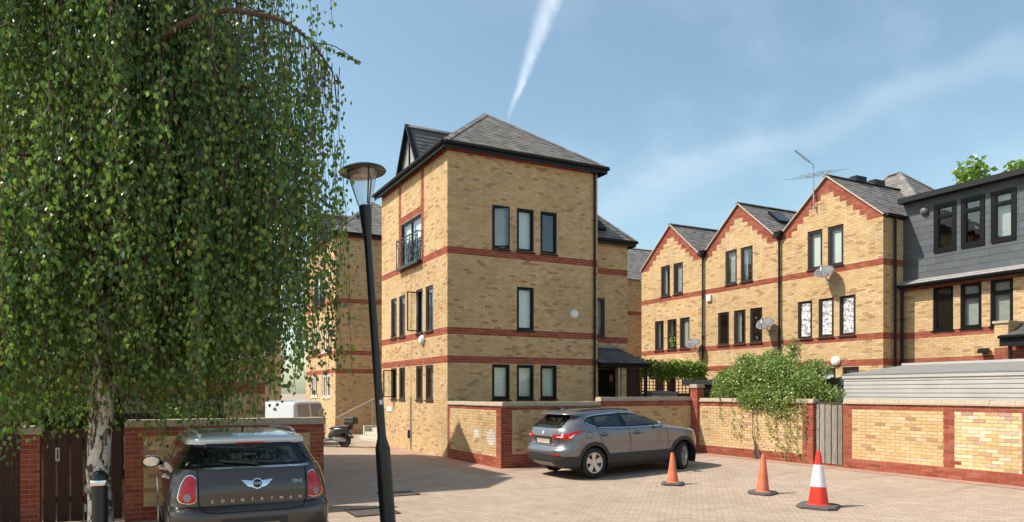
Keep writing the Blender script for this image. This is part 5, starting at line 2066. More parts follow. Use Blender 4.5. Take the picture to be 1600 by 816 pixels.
# ---- brown hatchback with a white roof, nose to the left wall
car = empty('parked_car', (1.235, 7.55, 0.03), (0, 0, R(90)), 'dark brown compact car with white roof parked nose to the left wall', 'car')
c5, c6 = (0.55, 0.5), (0.8, 0.6)
rows = [(0.24, 0.22, 3.95, 0.80, (0.4, 0.4), c6), (0.34, 0.07, 4.05, 0.86, (0.36, 0.42), c6), (0.50, 0.01, 4.09, 0.885, (0.34, 0.44), c6),
        (0.66, 0.0, 4.10, 0.89, (0.34, 0.46), c6), (0.735, 0.015, 4.09, 0.893, (0.34, 0.46), c6), (0.775, 0.055, 4.08, 0.893, (0.34, 0.46), c6), (0.80, 0.085, 4.07, 0.893, (0.34, 0.46), c6),
        (0.92, 0.09, 4.02, 0.885, (0.36, 0.46), c6), (1.00, 0.10, 3.90, 0.87, (0.38, 0.46), c6), (1.06, 0.115, 3.55, 0.852, (0.38, 0.46), (0.9, 0.6)),
        (1.13, 0.135, 3.1, 0.83, (0.36, 0.44), (0.6, 0.5)), (1.185, 0.155, 2.95, 0.80, (0.34, 0.42), (0.4, 0.5)), (1.21, 0.185, 2.9, 0.775, (0.34, 0.42), (0.35, 0.5)),
        (1.30, 0.27, 2.72, 0.735, (0.34, 0.40), (0.35, 0.5)), (1.40, 0.365, 2.55, 0.695, (0.33, 0.38), (0.35, 0.48)), (1.435, 0.39, 2.48, 0.68, (0.32, 0.38), (0.35, 0.48)),
        (1.475, 0.36, 2.40, 0.668, (0.32, 0.40), (0.35, 0.48)), (1.50, 0.37, 2.33, 0.655, (0.34, 0.42), (0.4, 0.48)), (1.525, 0.43, 2.2, 0.60, (0.4, 0.44), (0.5, 0.46)),
        (1.545, 0.58, 2.0, 0.50, (0.5, 0.42), (0.6, 0.4))]
B = Body(rows, 4)
WR, AR = 0.325, 0.40
ax = [(0.74, 0.325, AR), (3.335, 0.325, AR)]
shell_part(B, car, 'sill_cladding', 0.24, 0.50, 'plastic_black', ax, bottom=True)
shell_part(B, car, 'body', 0.50, 1.185, 'paint_brown', ax)
shell_part(B, car, 'window_band', 1.185, 1.435, 'car_glass_clear')
interior(car, 0.45, 1.55, 2.35, 0.68, 0.62, 1.16, -1)
rfm = shell_part(B, car, 'roof', 1.435, 1.545, 'paint_white', top=True)
rear = mk_proj(B, 'rear')
for s in (1, -1):
    side = mk_proj(B, 'side', s)
    for a in ax: arch_trim(car, B, *a, s, w=0.055)
    # chrome belt line, pillar, roof rail
    strip(side, [(0.5, 1.19), (1.2, 1.19), (2.6, 1.188)], 0.022, 0.005).build('chrome_belt', M['chrome'], car)
    patch(side, [(1.58, 1.2), (1.68, 1.2), (1.72, 1.45), (1.62, 1.45)], 0.004).build('pillar', M['gloss_black'], car)
    strip(side, [(1.62, 0.52), (1.60, 0.8), (1.62, 1.17)], 0.01, 0.002).build('door_gap', M['well'], car)
    strip(side, [(0.98, 0.72), (0.80, 0.98), (0.78, 1.17)], 0.01, 0.002).build('door_gap', M['well'], car)
    strip(side, [(2.75, 0.52), (2.78, 1.0), (2.85, 1.12)], 0.01, 0.002).build('door_gap', M['well'], car)
    for x in (1.05, 2.0):
        m = MB(); y = B.side_y(x, 1.03)
        m.bar((x, s * (y + 0.035), 1.03), (x + 0.2, s * (y + 0.035), 1.03), 0.022, 0.03)
        for xx in (x, x + 0.2): m.bar((xx, s * (y - 0.01), 1.03), (xx, s * (y + 0.035), 1.03), 0.03, 0.03)
        bevel(m.build('door_handle', M['chrome'], car), 0.008)
    m = MB()
    rl = [(x, s * (0.585 - 0.05 * ((x - 1.3) / 0.8) ** 2), 1.52 + 0.055 * (1 - ((x - 1.3) / 0.85) ** 4)) for x in [0.5 + 1.6 * i / 14 for i in range(15)]]
    m.tube(rl, 0.018, 8); m.build('roof_rail', M['paint_white'], car)
    # lamp cluster: chrome surround, red lens, round reversing lamp
    ol = rounded([(s * 0.60, 1.10), (s * 0.645, 1.135), (s * 0.70, 1.125), (s * 0.765, 1.02), (s * 0.795, 0.88), (s * 0.76, 0.835), (s * 0.66, 0.825), (s * 0.60, 0.845)], 0.05)
    patch(rear, ol, 0.018).build('lamp_surround', M['chrome'], car)
    ci = (sum(p[0] for p in ol) / len(ol), sum(p[1] for p in ol) / len(ol))
    lens = patch(rear, [(ci[0] + (a - ci[0]) * 0.92, ci[1] + (b - ci[1]) * 0.95) for a, b in ol], 0.03, edge=0.0)
    ln = auto_smooth(lens.build('tail_lamp', M['lens_red'], car), 50)
    patch(rear, [(s * 0.695 + 0.038 * math.cos(t), 0.895 + 0.042 * math.sin(t)) for t in [2 * math.pi * k / 18 for k in range(18)]], 0.036, edge=-0.02).build('reversing_lamp', M['lead'], ln)
    patch(rear, [(s * 0.685 + 0.045 * math.cos(t), 1.01 + 0.05 * math.sin(t)) for t in [2 * math.pi * k / 18 for k in range(18)]], 0.036, edge=-0.02).build('brake_lamp', M['lens_red'], ln)
    # indicator and mirror at the front
    patch(side, [(3.05, 0.95), (3.25, 0.93), (3.27, 0.88), (3.07, 0.88)], 0.012).build('side_indicator', M['lens_orange'], car)
    m = MB()
    T = Matrix.Translation((2.55, s * 0.985, 1.08)) @ Matrix.Diagonal((0.075, 0.125, 0.09, 1))
    m.lathe([(0.0, -1.0), (0.5, -0.87), (0.87, -0.5), (1.0, 0), (0.87, 0.5), (0.5, 0.87), (0.0, 1.0)], 18, mat=T)
    mo = auto_smooth(m.build('door_mirror', M['chrome'], car), 60)
    m = MB()
    m.lathe([(0.0, 0.0), (0.085, 0.0), (0.085, 0.004), (0, 0.004)], 24, mat=Matrix.Translation((2.466, s * 0.985, 1.08)) @ Matrix.Rotation(R(-90), 4, 'Y') @ Matrix.Diagonal((0.78, 1.22, 1, 1)))
    m.build('mirror_glass', M['chrome'], mo)
    m = MB(); m.lathe([(0.084, 0), (0.104, 0.0), (0.104, 0.02), (0.084, 0.02)], 24, mat=Matrix.Translation((2.482, s * 0.985, 1.08)) @ Matrix.Rotation(R(-90), 4, 'Y') @ Matrix.Diagonal((0.78, 1.22, 1, 1)), caps=False)
    m.build('mirror_rim', M['gloss_black'], mo)
    m = MB(); m.bar((2.6, s * 0.82, 1.04), (2.56, s * 0.91, 1.06), 0.06, 0.05); m.build('mirror_arm', M['gloss_black'], mo)
    for a in ax: wheel(car, a[0], s * 0.775, WR, WR, 0.20, 0.22, s)
# tailgate outline, rear glass, spoiler, wiper, badge, lettering, plate recess
tg = [(-0.585, 1.18), (-0.58, 0.82), (-0.53, 0.745), (-0.4, 0.725), (0.4, 0.725), (0.53, 0.745), (0.58, 0.82), (0.585, 1.18)]
strip(rear, tg, 0.011, 0.004).build('tailgate_gap', M['well'], car)
strip(rear, [(-0.64, 1.192), (0, 1.192), (0.64, 1.192)], 0.02, 0.006).build('chrome_belt', M['chrome'], car)
strip(rear, rounded([(-0.56, 1.21), (0.56, 1.21), (0.49, 1.425), (-0.49, 1.425)], 0.04), 0.04, 0.004, closed=True).build('rear_glass_edge', M['gloss_black'], car)
for s_ in (1, -1):
    patch(rear, [(s_ * 0.565, 1.19), (s_ * 0.70, 1.19), (s_ * 0.63, 1.432), (s_ * 0.5, 1.432)], 0.005).build('rear_pillar', M['gloss_black'], car)
m = MB()
m.bar((B.rear_x(0, 1.24) - 0.035, 0.02, 1.235), (B.rear_x(0, 1.27) - 0.03, 0.33, 1.262), 0.014, 0.016)
m.bar((B.rear_x(0, 1.22) - 0.03, -0.05, 1.225), (B.rear_x(0, 1.24) - 0.03, 0.07, 1.245), 0.03, 0.022)
m.bar((B.rear_x(0, 1.25) - 0.022, -0.16, 1.245), (B.rear_x(0, 1.27) - 0.018, 0.36, 1.268), 0.008, 0.02)
m.build('rear_wiper', M['plastic_black'], car)
patch(rear, rounded([(-0.16, 1.438), (0.16, 1.438), (0.16, 1.452), (-0.16, 1.452)], 0.01), 0.012).build('high_brake_lamp', M['lens_red'], car)
cy, cz = -0.035, 1.015
wing = [(cy + s_ * a, cz + b) for s_, pts in ((1, [(0.05, 0.03), (0.17, 0.045), (0.145, 0.015), (0.12, -0.01), (0.095, -0.03), (0.05, -0.04)]), (-1, [(0.05, -0.04), (0.095, -0.03), (0.12, -0.01), (0.145, 0.015), (0.17, 0.045), (0.05, 0.03)])) for a, b in pts]
bd = patch(rear, wing, 0.012).build('badge', M['chrome'], car)
patch(rear, [(cy + 0.058 * math.cos(t), cz + 0.058 * math.sin(t)) for t in [2 * math.pi * k / 28 for k in range(28)]], 0.017).build('badge_ring', M['chrome'], bd)
patch(rear, [(cy + 0.047 * math.cos(t), cz + 0.047 * math.sin(t)) for t in [2 * math.pi * k / 28 for k in range(28)]], 0.020, edge=-0.012).build('badge_disc', M['gloss_black'], bd)
for i, ch in enumerate('MINI'):
    letter(car, ch, 0.045, 'chrome', lambda y, z, o: rear(y, z, o + 0.016), cy + 0.0315 - 0.02 * i - (0.004 if i else -0.003), cz)
for i, ch in enumerate('COUNTRYMAN'):
    letter(car, ch, 0.047, 'chrome', rear, 0.44 - 0.105 * i, 0.842)
for i, ch in enumerate('ONE'):
    letter(car, ch, 0.055, 'chrome', rear, -0.445 - 0.04 * i, 1.02)
patch(rear, rounded([(-0.36, 0.655), (0.36, 0.655), (0.33, 0.45), (-0.33, 0.45)], 0.03), 0.008).build('plate_recess', M['plastic_black'], car)
patch(rear, rounded([(-0.26, 0.60), (0.26, 0.60), (0.26, 0.49), (-0.26, 0.49)], 0.01), 0.016).build('number_plate', M['yellow_line'], car)
patch(rear, rounded([(-0.6, 0.42), (0.6, 0.42), (0.55, 0.3), (-0.55, 0.3)], 0.04), 0.012).build('bumper_insert', M['plastic_black'], car)
m = MB(); m.tube([(0.42, 0, 1.545), (0.34, 0, 1.62), (0.2, 0, 1.74)] if False else [(1.0, 0, 1.55), (0.92, 0, 1.6)], 0.012, 6); m.build('aerial_base', M['plastic_black'], car)

# ---- grey crossover beside the low wall
car = empty('parked_car', (9.02, 13.86, gz(9.9) - 0.002), (0, -0.024, 0), 'grey metallic crossover car beside the low wall with its front wheel turned', 'car')
car.scale = (1, 1, 1.05)
cr, cf = (0.42, 0.5), (0.75, 0.55)
rows = [(0.22, 0.30, 4.10, 0.80, cr, cf), (0.30, 0.13, 4.30, 0.86, cr, cf), (0.42, 0.04, 4.40, 0.89, cr, cf), (0.52, 0.015, 4.44, 0.90, cr, cf), (0.60, 0.0, 4.45, 0.905, cr, cf),
        (0.66, 0.015, 4.45, 0.908, cr, cf), (0.71, 0.07, 4.44, 0.91, cr, cf), (0.80, 0.11, 4.42, 0.91, (0.44, 0.5), cf), (0.92, 0.10, 4.36, 0.905, (0.46, 0.5), cf),
        (0.99, 0.10, 4.24, 0.898, (0.48, 0.5), (0.9, 0.6)), (1.035, 0.115, 4.02, 0.89, (0.48, 0.5), (1.0, 0.62)), (1.075, 0.13, 3.65, 0.875, (0.46, 0.5), (0.9, 0.6)),
        (1.11, 0.15, 3.36, 0.855, (0.44, 0.48), (0.55, 0.55)), (1.145, 0.18, 3.24, 0.83, (0.42, 0.46), (0.4, 0.55)), (1.25, 0.30, 2.98, 0.775, (0.42, 0.44), (0.38, 0.52)),
        (1.36, 0.44, 2.70, 0.715, (0.42, 0.42), (0.38, 0.5)), (1.42, 0.50, 2.52, 0.682, (0.42, 0.42), (0.38, 0.5)), (1.435, 0.34, 2.46, 0.675, (0.3, 0.42), (0.38, 0.5)),
        (1.465, 0.35, 2.36, 0.655, (0.34, 0.42), (0.4, 0.5)), (1.50, 0.48, 2.2, 0.60, (0.4, 0.42), (0.5, 0.46)), (1.525, 0.75, 2.0, 0.5, (0.5, 0.4), (0.6, 0.4)), (1.535, 1.0, 1.8, 0.38, (0.4, 0.3), (0.5, 0.3))]
B = Body(rows, 4)
WR, AR = 0.345, 0.405
ax = [(0.94, 0.345, AR), (3.72, 0.345, AR)]
shell_part(B, car, 'sill_cladding', 0.22, 0.52, 'plastic_black', ax, bottom=True)
dlo = [(0.70, 1.275), (0.84, 1.375), (1.1, 1.415), (1.8, 1.445), (2.25, 1.44), (2.55, 1.36), (2.95, 1.20), (3.12, 1.115), (2.0, 1.105), (1.06, 1.135)]
rgl = [(-0.60, 1.15), (0.60, 1.15), (0.53, 1.405), (-0.53, 1.405)]
fgl = [(-0.6, 1.13), (0.6, 1.13), (0.5, 1.42), (-0.5, 1.42)]


def cutout(x, y, z):
    if y > 0.55 and in_poly(x, z, dlo): return True
    if x < 0.75 and y < 0.62 and in_poly(y, z, rgl): return True
    return x > 2.3 and y < 0.62 and in_poly(y, z, fgl)


shell_part(B, car, 'body', 0.52, 1.535, 'paint_grey', ax, top=True, hole=cutout)
interior(car, 0.7, 1.95, 2.75, 0.76, 0.6, 1.12, -1)
rear, front = mk_proj(B, 'rear'), mk_proj(B, 'front')
for s in (1, -1):
    side = mk_proj(B, 'side', s)
    for a in ax: arch_trim(car, B, *a, s, w=0.07)
    gl = patch(side, rounded(dlo, 0.03), 0.003, rings=7, edge=0.0).build('side_glass', M['car_glass_clear'], car)
    strip(side, rounded([(1.9 + (x_ - 1.9) * 0.985, 1.27 + (z_ - 1.27) * 0.87) for x_, z_ in dlo], 0.03), 0.055, 0.0045, closed=True).build('glass_edge', M['gloss_black'], car)
    strip(side, rounded(dlo, 0.03), 0.02, 0.007, closed=True).build('chrome_surround', M['chrome'], car)
    patch(side, [(1.80, 1.105), (1.98, 1.105), (1.86, 1.445), (1.76, 1.443)], 0.007).build('pillar', M['gloss_black'], car)
    patch(side, [(1.0, 1.145), (1.05, 1.142), (1.02, 1.40), (0.98, 1.39)], 0.007).build('pillar', M['gloss_black'], car)
    for ln in ([(2.0, 0.53), (2.02, 0.8), (1.97, 1.10)], [(1.30, 0.56), (1.18, 0.80), (1.08, 1.0), (1.04, 1.13)], [(3.22, 0.56), (3.20, 0.9), (3.12, 1.08)]):
        strip(side, ln, 0.011, 0.002).build('door_gap', M['well'], car)
    strip(side, [(1.35, 0.52), (3.3, 0.525)], 0.03, 0.004).build('body_line', M['plastic_black'], car)
    for x in (1.14, 2.14):
        y = B.side_y(x, 0.98)
        patch(side, [(x - 0.02 + 0.11 + 0.12 * math.cos(t), 0.975 + 0.045 * math.sin(t)) for t in [2 * math.pi * k / 20 for k in range(20)]], 0.003).build('handle_recess', M['plastic_black'], car)
        m = MB()
        m.bar((x, s * (y + 0.03), 0.985), (x + 0.22, s * (y + 0.03), 0.985), 0.02, 0.032)
        for xx in (x + 0.01, x + 0.21): m.bar((xx, s * (y - 0.005), 0.985), (xx, s * (y + 0.03), 0.985), 0.03, 0.03)
        bevel(m.build('door_handle', M['paint_grey'], car), 0.008)
    # mirror
    m = MB()
    T = Matrix.Translation((2.83, s * 0.985, 1.145)) @ Matrix.Diagonal((0.085, 0.125, 0.078, 1))
    m.lathe([(0.0, -1.0), (0.5, -0.87), (0.87, -0.5), (1.0, 0), (0.87, 0.5), (0.5, 0.87), (0.0, 1.0)], 18, mat=T)
    mo = auto_smooth(m.build('door_mirror', M['paint_grey'], car), 60)
    m = MB(); m.bar((2.87, s * 0.83, 1.10), (2.85, s * 0.92, 1.12), 0.06, 0.05); m.build('mirror_arm', M['gloss_black'], mo)
    patch(lambda y, z, o: (2.83 - 0.078 - o, s * y, z), [(0.985 + 0.1 * math.cos(t), 1.145 + 0.062 * math.sin(t)) for t in [2 * math.pi * k / 20 for k in range(20)]], 0.002).build('mirror_glass', M['chrome'], mo)
    # tail lamps: swept round the corner
    lr = [(s * 0.40, 0.965), (s * 0.44, 0.915), (s * 0.79, 0.90), (s * 0.80, 1.03), (s * 0.60, 1.0)]
    l1 = patch(rear, lr, 0.018).build('tail_lamp', M['lens_red'], car)
    patch(rear, [(s * 0.56, 0.945), (s * 0.70, 0.93), (s * 0.76, 0.965), (s * 0.6, 0.962)], 0.024, edge=-0.01).build('reversing_lamp', M['lens_clear'], l1)
    xa = B.rear_x(0.795, 0.95)
    patch(side, [(xa - 0.005, 0.90), (xa - 0.005, 1.03), (0.42, 1.075), (0.66, 1.085), (0.56, 1.04), (0.36, 0.98), (0.34, 0.905)], 0.016).build('tail_lamp', M['lens_red'], car)
    patch(side, [(xa + 0.01, 0.93), (0.32, 0.93), (0.40, 1.015), (0.34, 0.985)], 0.022, edge=-0.01).build('lamp_stripe', M['lens_clear'], l1)
    patch(rear, rounded([(s * 0.52, 0.565), (s * 0.72, 0.57), (s * 0.72, 0.535), (s * 0.52, 0.53)], 0.01), 0.012).build('reflector', M['lens_red'], car)
    patch(front, [(s * 0.42, 0.93), (s * 0.72, 0.97), (s * 0.80, 0.99), (s * 0.78, 0.90), (s * 0.5, 0.87)], 0.012).build('head_lamp', M['lens_clear'], car)
    m = MB()
    m.tube([(0.62 + 1.6 * i / 10, s * (0.60 - 0.03 * ((i - 5) / 5) ** 2), 1.475 + 0.055 * (1 - ((i - 5) / 5.2) ** 4)) for i in range(11)], 0.014, 6)
    m.build('roof_rail', M['gloss_black'], car)
    wheel(car, 0.94, s * 0.79, WR, WR, 0.215, 0.225, s)
    wheel(car, 3.72, s * 0.775, WR, WR, 0.215, 0.225, s, steer=R(27))
sd = mk_proj(B, 'side', -1)
strip(sd, [(0.80 + 0.085 * math.cos(t), 0.975 + 0.075 * math.sin(t)) for t in [2 * math.pi * k / 24 for k in range(24)]], 0.008, 0.003, closed=True).build('fuel_flap_gap', M['well'], car)
patch(rear, rounded(rgl, 0.05), 0.004, rings=6, edge=0.0).build('rear_glass', M['car_glass_clear'], car)
strip(rear, rounded([(y_ * 0.955, 1.277 + (z_ - 1.277) * 0.86) for y_, z_ in rgl], 0.05), 0.06, 0.006, closed=True).build('rear_glass_edge', M['gloss_black'], car)
strip(rear, [(-0.66, 1.13), (-0.6, 0.80), (-0.52, 0.74), (0.52, 0.74), (0.6, 0.80), (0.66, 1.13)], 0.011, 0.003).build('tailgate_gap', M['well'], car)
patch(rear, rounded([(-0.36, 0.93), (0.36, 0.93), (0.34, 0.765), (-0.34, 0.765)], 0.02), 0.006).build('plate_recess', M['plastic_black'], car)
patch(rear, rounded([(-0.27, 0.885), (0.27, 0.885), (0.27, 0.785), (-0.27, 0.785)], 0.01), 0.014).build('number_plate', M['verge'], car)
patch(rear, rounded([(-0.38, 0.965), (0.38, 0.965), (0.38, 0.94), (-0.38, 0.94)], 0.01), 0.016).build('chrome_bar', M['chrome'], car)
patch(rear, [(0.05 * math.cos(t), 1.03 + 0.045 * math.sin(t)) for t in [2 * math.pi * k / 20 for k in range(20)]], 0.012).build('badge', M['chrome'], car)
patch(rear, rounded([(-0.75, 0.55), (0.75, 0.55), (0.7, 0.36), (-0.7, 0.36)], 0.05), 0.01).build('bumper_insert', M['plastic_black'], car)
patch(rear, rounded([(-0.42, 0.36), (0.42, 0.36), (0.38, 0.27), (-0.38, 0.27)], 0.03), 0.02).build('diffuser', M['lead'], car)
m = MB(); m.bar((0.27, 0.0, 1.185), (0.305, -0.33, 1.20), 0.014, 0.016); m.build('rear_wiper', M['plastic_black'], car)
patch(front, rounded(fgl, 0.05), 0.004, rings=6, edge=0.0).build('windscreen', M['car_glass_clear'], car)
m = MB()
m.hexa([(0.66, -0.02, 1.525), (0.78, -0.02, 1.525), (0.78, 0.02, 1.525), (0.66, 0.02, 1.525), (0.64, -0.006, 1.585), (0.67, -0.006, 1.585), (0.67, 0.006, 1.585), (0.64, 0.006, 1.585)])
m.build('shark_fin', M['paint_grey'], car)

# ---- small silver van by the far houses, seen over the left wall
hd = Vector((-0.8 * CA + 0.6 * SA, 0.8 * SA + 0.6 * CA, 0))
rc = Vector((6.02 + 0.4, 26.25 - 0.12, 0))
van = empty('parked_van', rc, (0, 0, math.atan2(hd.y, hd.x)), 'small silver van with shade painted grey on its rear doors beyond the left wall', 'van')
rows = [(0.22, 0.08, 4.1, 0.78, (0.12, 0.2), (0.6, 0.5)), (0.45, 0.0, 4.2, 0.83, (0.12, 0.2), (0.6, 0.5)), (0.8, 0.01, 4.2, 0.84, (0.12, 0.2), (0.6, 0.5)), (0.95, 0.02, 4.05, 0.84, (0.12, 0.2), (0.7, 0.5)),
        (1.02, 0.03, 3.6, 0.83, (0.12, 0.2), (0.7, 0.5)), (1.08, 0.04, 3.3, 0.82, (0.12, 0.2), (0.4, 0.5)), (1.4, 0.09, 2.7, 0.77, (0.14, 0.22), (0.4, 0.5)), (1.62, 0.14, 2.35, 0.73, (0.16, 0.24), (0.4, 0.5)),
        (1.68, 0.2, 2.2, 0.68, (0.2, 0.3), (0.4, 0.5)), (1.71, 0.4, 2.0, 0.55, (0.3, 0.3), (0.4, 0.4))]
B = Body(rows, 3)
ax = [(0.75, 0.31, 0.37), (3.4, 0.31, 0.37)]
shell_part(B, van, 'sill', 0.22, 0.45, 'plastic_black', ax, bottom=True)
shell_part(B, van, 'body', 0.45, 1.71, 'paint_silver', ax, top=True)
rear = mk_proj(B, 'rear')
for s in (1, -1):
    side = mk_proj(B, 'side', s)
    for a in ax:
        arch_trim(van, B, *a, s, w=0.03)
        wheel(van, a[0], s * 0.72, 0.31, 0.31, 0.19, 0.2, s)
    patch(side, rounded([(2.2, 1.1), (2.95, 1.1), (2.6, 1.5), (2.25, 1.52)], 0.04), 0.004).build('side_glass', M['car_glass'], van)
    patch(rear, rounded([(s * 0.05, 0.5), (s * 0.68, 0.5), (s * 0.60, 1.6), (s * 0.05, 1.6)], 0.04), 0.006).build('rear_door', M['paint_grey'], van)  # shade of the rear put into the door colour, darker than the body
    patch(rear, rounded([(s * 0.70, 0.8), (s * 0.79, 0.8), (s * 0.75, 1.1), (s * 0.68, 1.1)], 0.02), 0.01).build('tail_lamp', M['lens_red'], van)
    m = MB(); m.box(0.55 if False else 0.4, 1.9, s * 0.6 - 0.02, s * 0.6 + 0.02, 1.72, 1.75); m.build('roof_bar', M['galv'], van)
patch(mk_proj(B, 'front'), rounded([(-0.6, 1.1), (0.6, 1.1), (0.5, 1.56), (-0.5, 1.56)], 0.05), 0.004).build('windscreen', M['car_glass'], van)

# ---- white car farther down the lane
wc = empty('parked_car', (4.6, 40.0, 0), (0, 0, R(90)), 'white hatchback far down the lane beyond the silver van', 'car')
rows = [(0.22, 0.1, 3.9, 0.78, (0.3, 0.4), (0.6, 0.5)), (0.5, 0.0, 4.0, 0.86, (0.3, 0.4), (0.6, 0.5)), (0.85, 0.05, 3.95, 0.87, (0.3, 0.4), (0.6, 0.5)), (0.96, 0.1, 3.5, 0.85, (0.3, 0.4), (0.7, 0.5)), (1.0, 0.14, 3.0, 0.82, (0.3, 0.4), (0.4, 0.5)),
        (1.3, 0.45, 2.5, 0.70, (0.3, 0.4), (0.4, 0.5)), (1.42, 0.5, 2.2, 0.62, (0.3, 0.4), (0.4, 0.5)), (1.48, 0.8, 1.9, 0.45, (0.4, 0.3), (0.4, 0.4))]
B = Body(rows, 3)
ax = [(0.75, 0.31, 0.37), (3.2, 0.31, 0.37)]
shell_part(B, wc, 'body', 0.22, 1.48, 'paint_white', ax, top=True, bottom=True)
rear = mk_proj(B, 'rear')
patch(rear, rounded([(-0.6, 1.04), (0.6, 1.04), (0.5, 1.34), (-0.5, 1.34)], 0.05), 0.006).build('rear_glass', M['car_glass'], wc)
for s in (1, -1):
    side = mk_proj(B, 'side', s)
    patch(side, rounded([(0.6, 1.04), (2.75, 1.02), (2.3, 1.34), (0.8, 1.34)], 0.05), 0.006).build('side_glass', M['car_glass'], wc)
    patch(rear, rounded([(s * 0.6, 0.75), (s * 0.78, 0.75), (s * 0.74, 1.0), (s * 0.62, 1.0)], 0.03), 0.012).build('tail_lamp', M['lens_red'], wc)
    for a in ax: wheel(wc, a[0], s * 0.75, 0.31, 0.31, 0.19, 0.2, s)

# ---- scooter with a top box
hd = Vector((-0.93 * CA + 0.37 * SA, 0.93 * SA + 0.37 * CA, 0))
sco = empty('scooter', (7.25, 24.45, 0.0), (0, 0, math.atan2(hd.y, hd.x)), 'dark motor scooter with black top box parked before the steps', 'scooter')
# local: x forward, rear wheel at x = 0
for x in (0.0, 1.32):
    m = MB()
    T = Matrix.Translation((x, 0, 0.26)) @ Matrix.Rotation(R(90), 4, 'X')
    m.lathe([(0.17, -0.05), (0.22, -0.062), (0.26, -0.03), (0.262, 0.0), (0.26, 0.03), (0.22, 0.062), (0.17, 0.05)], 32, mat=T)
    w = auto_smooth(m.build('wheel', M['tyre'], sco))
    m = MB(); m.lathe([(0.15, -0.03), (0.178, -0.04), (0.178, 0.04), (0.15, 0.03)], 28, mat=T, caps=False)
    for k in range(5):
        a = 2 * math.pi * k / 5
        m.bar(T @ Vector((0, 0, 0)), T @ Vector((0.165 * math.cos(a), 0.165 * math.sin(a), 0)), 0.03, 0.03, (0, 1, 0))
    m.lathe([(0.0, -0.05), (0.05, -0.05), (0.05, 0.05), (0, 0.05)], 14, mat=T)
    m.build('rim', M['galv'], w)


def loft(name, secs, mat, root, n=16):
    """sections (x, z, half width, half height) joined into a smooth shell"""
    m = MB()
    vs = []
    for x, z, a, b in secs:
        for k in range(n):
            t = 2 * math.pi * k / n
            c, s_ = math.cos(t), math.sin(t)
            vs.append((x, a * math.copysign(abs(c) ** 0.75, c), z + b * math.copysign(abs(s_) ** 0.75, s_)))
    fs = [(j * n + i, j * n + (i + 1) % n, (j + 1) * n + (i + 1) % n, (j + 1) * n + i) for j in range(len(secs) - 1) for i in range(n)]
    fs += [tuple(range(n)), tuple((len(secs) - 1) * n + k for k in range(n))]
    m.raw(vs, fs)
    return auto_smooth(m.build(name, M[mat], root), 50)


loft('tail', [(-0.34, 0.70, 0.06, 0.03), (-0.2, 0.66, 0.12, 0.08), (0.1, 0.62, 0.17, 0.14), (0.35, 0.58, 0.18, 0.19), (0.52, 0.5, 0.17, 0.16), (0.62, 0.42, 0.14, 0.1)], 'paint_bike', sco)
loft('engine', [(-0.1, 0.27, 0.07, 0.07), (0.1, 0.3, 0.12, 0.11), (0.4, 0.33, 0.13, 0.11), (0.55, 0.32, 0.1, 0.07)], 'galv', sco)
loft('seat', [(-0.2, 0.75, 0.1, 0.03), (0.0, 0.78, 0.15, 0.05), (0.25, 0.76, 0.16, 0.05), (0.5, 0.73, 0.13, 0.05), (0.62, 0.68, 0.08, 0.03)], 'rubber', sco)
loft('footboard', [(0.5, 0.30, 0.15, 0.06), (0.75, 0.27, 0.19, 0.05), (1.0, 0.30, 0.18, 0.06)], 'paint_bike', sco)
m = MB()
vs = []
for (x, z, a) in ((0.95, 0.3, 0.2), (1.06, 0.45, 0.22), (1.08, 0.7, 0.21), (1.04, 0.92, 0.13)):
    for y in (-1, -0.5, 0, 0.5, 1): vs.append((x + 0.09 * (1 - y * y), y * a, z))
m.raw(vs, [(5 * j + i, 5 * j + i + 1, 5 * j + i + 6, 5 * j + i + 5) for j in range(3) for i in range(4)])
o = m.build('leg_shield', M['paint_bike'], sco, smooth=True)
so = o.modifiers.new('solid', 'SOLIDIFY'); so.thickness = 0.03
loft('front_mudguard', [(1.05, 0.5, 0.06, 0.03), (1.3, 0.56, 0.08, 0.03), (1.52, 0.48, 0.06, 0.03), (1.58, 0.4, 0.04, 0.02)], 'paint_bike', sco)
for y in (-0.075, 0.075):
    m = MB(); m.tube([(1.32, y, 0.26), (1.16, y * 0.8, 0.7), (1.05, 0, 0.95)], 0.02, 8); m.build('fork', M['galv'], sco)
    m = MB(); m.tube([(1.03, 0, 0.97), (1.0, y * 2, 1.03), (0.94, y * 4.4, 1.04)], 0.015, 8); m.build('handlebar', M['steel_dark'], sco)
    m = MB(); m.tube([(1.0, y * 3, 1.04), (1.0, y * 3.6, 1.2)], 0.008, 6)
    m.lathe([(0, -0.02), (0.05, -0.01), (0.05, 0.01), (0, 0.02)], 14, mat=Matrix.Translation((1.0, y * 4, 1.24)) @ Matrix.Rotation(R(90), 4, 'Y')); m.build('mirror', M['steel_dark'], sco)
loft('headset', [(1.18, 0.98, 0.05, 0.05), (1.1, 1.0, 0.12, 0.08), (0.98, 1.0, 0.1, 0.06)], 'paint_bike', sco)
m = MB()
vs = []
for z, a, x in ((1.05, 0.16, 1.14), (1.2, 0.2, 1.08), (1.38, 0.17, 0.99), (1.45, 0.1, 0.95)):
    for y in (-1, -0.5, 0, 0.5, 1): vs.append((x + 0.05 * (1 - y * y), y * a, z))
m.raw(vs, [(5 * j + i, 5 * j + i + 1, 5 * j + i + 6, 5 * j + i + 5) for j in range(3) for i in range(4)])
m.build('windscreen', M['curtain'], sco, smooth=True)
m = MB(); m.box(-0.5, -0.06, -0.2, 0.2, 0.86, 1.02); bx = bevel(m.build('top_box', M['plastic_black'], sco), 0.05, 3)
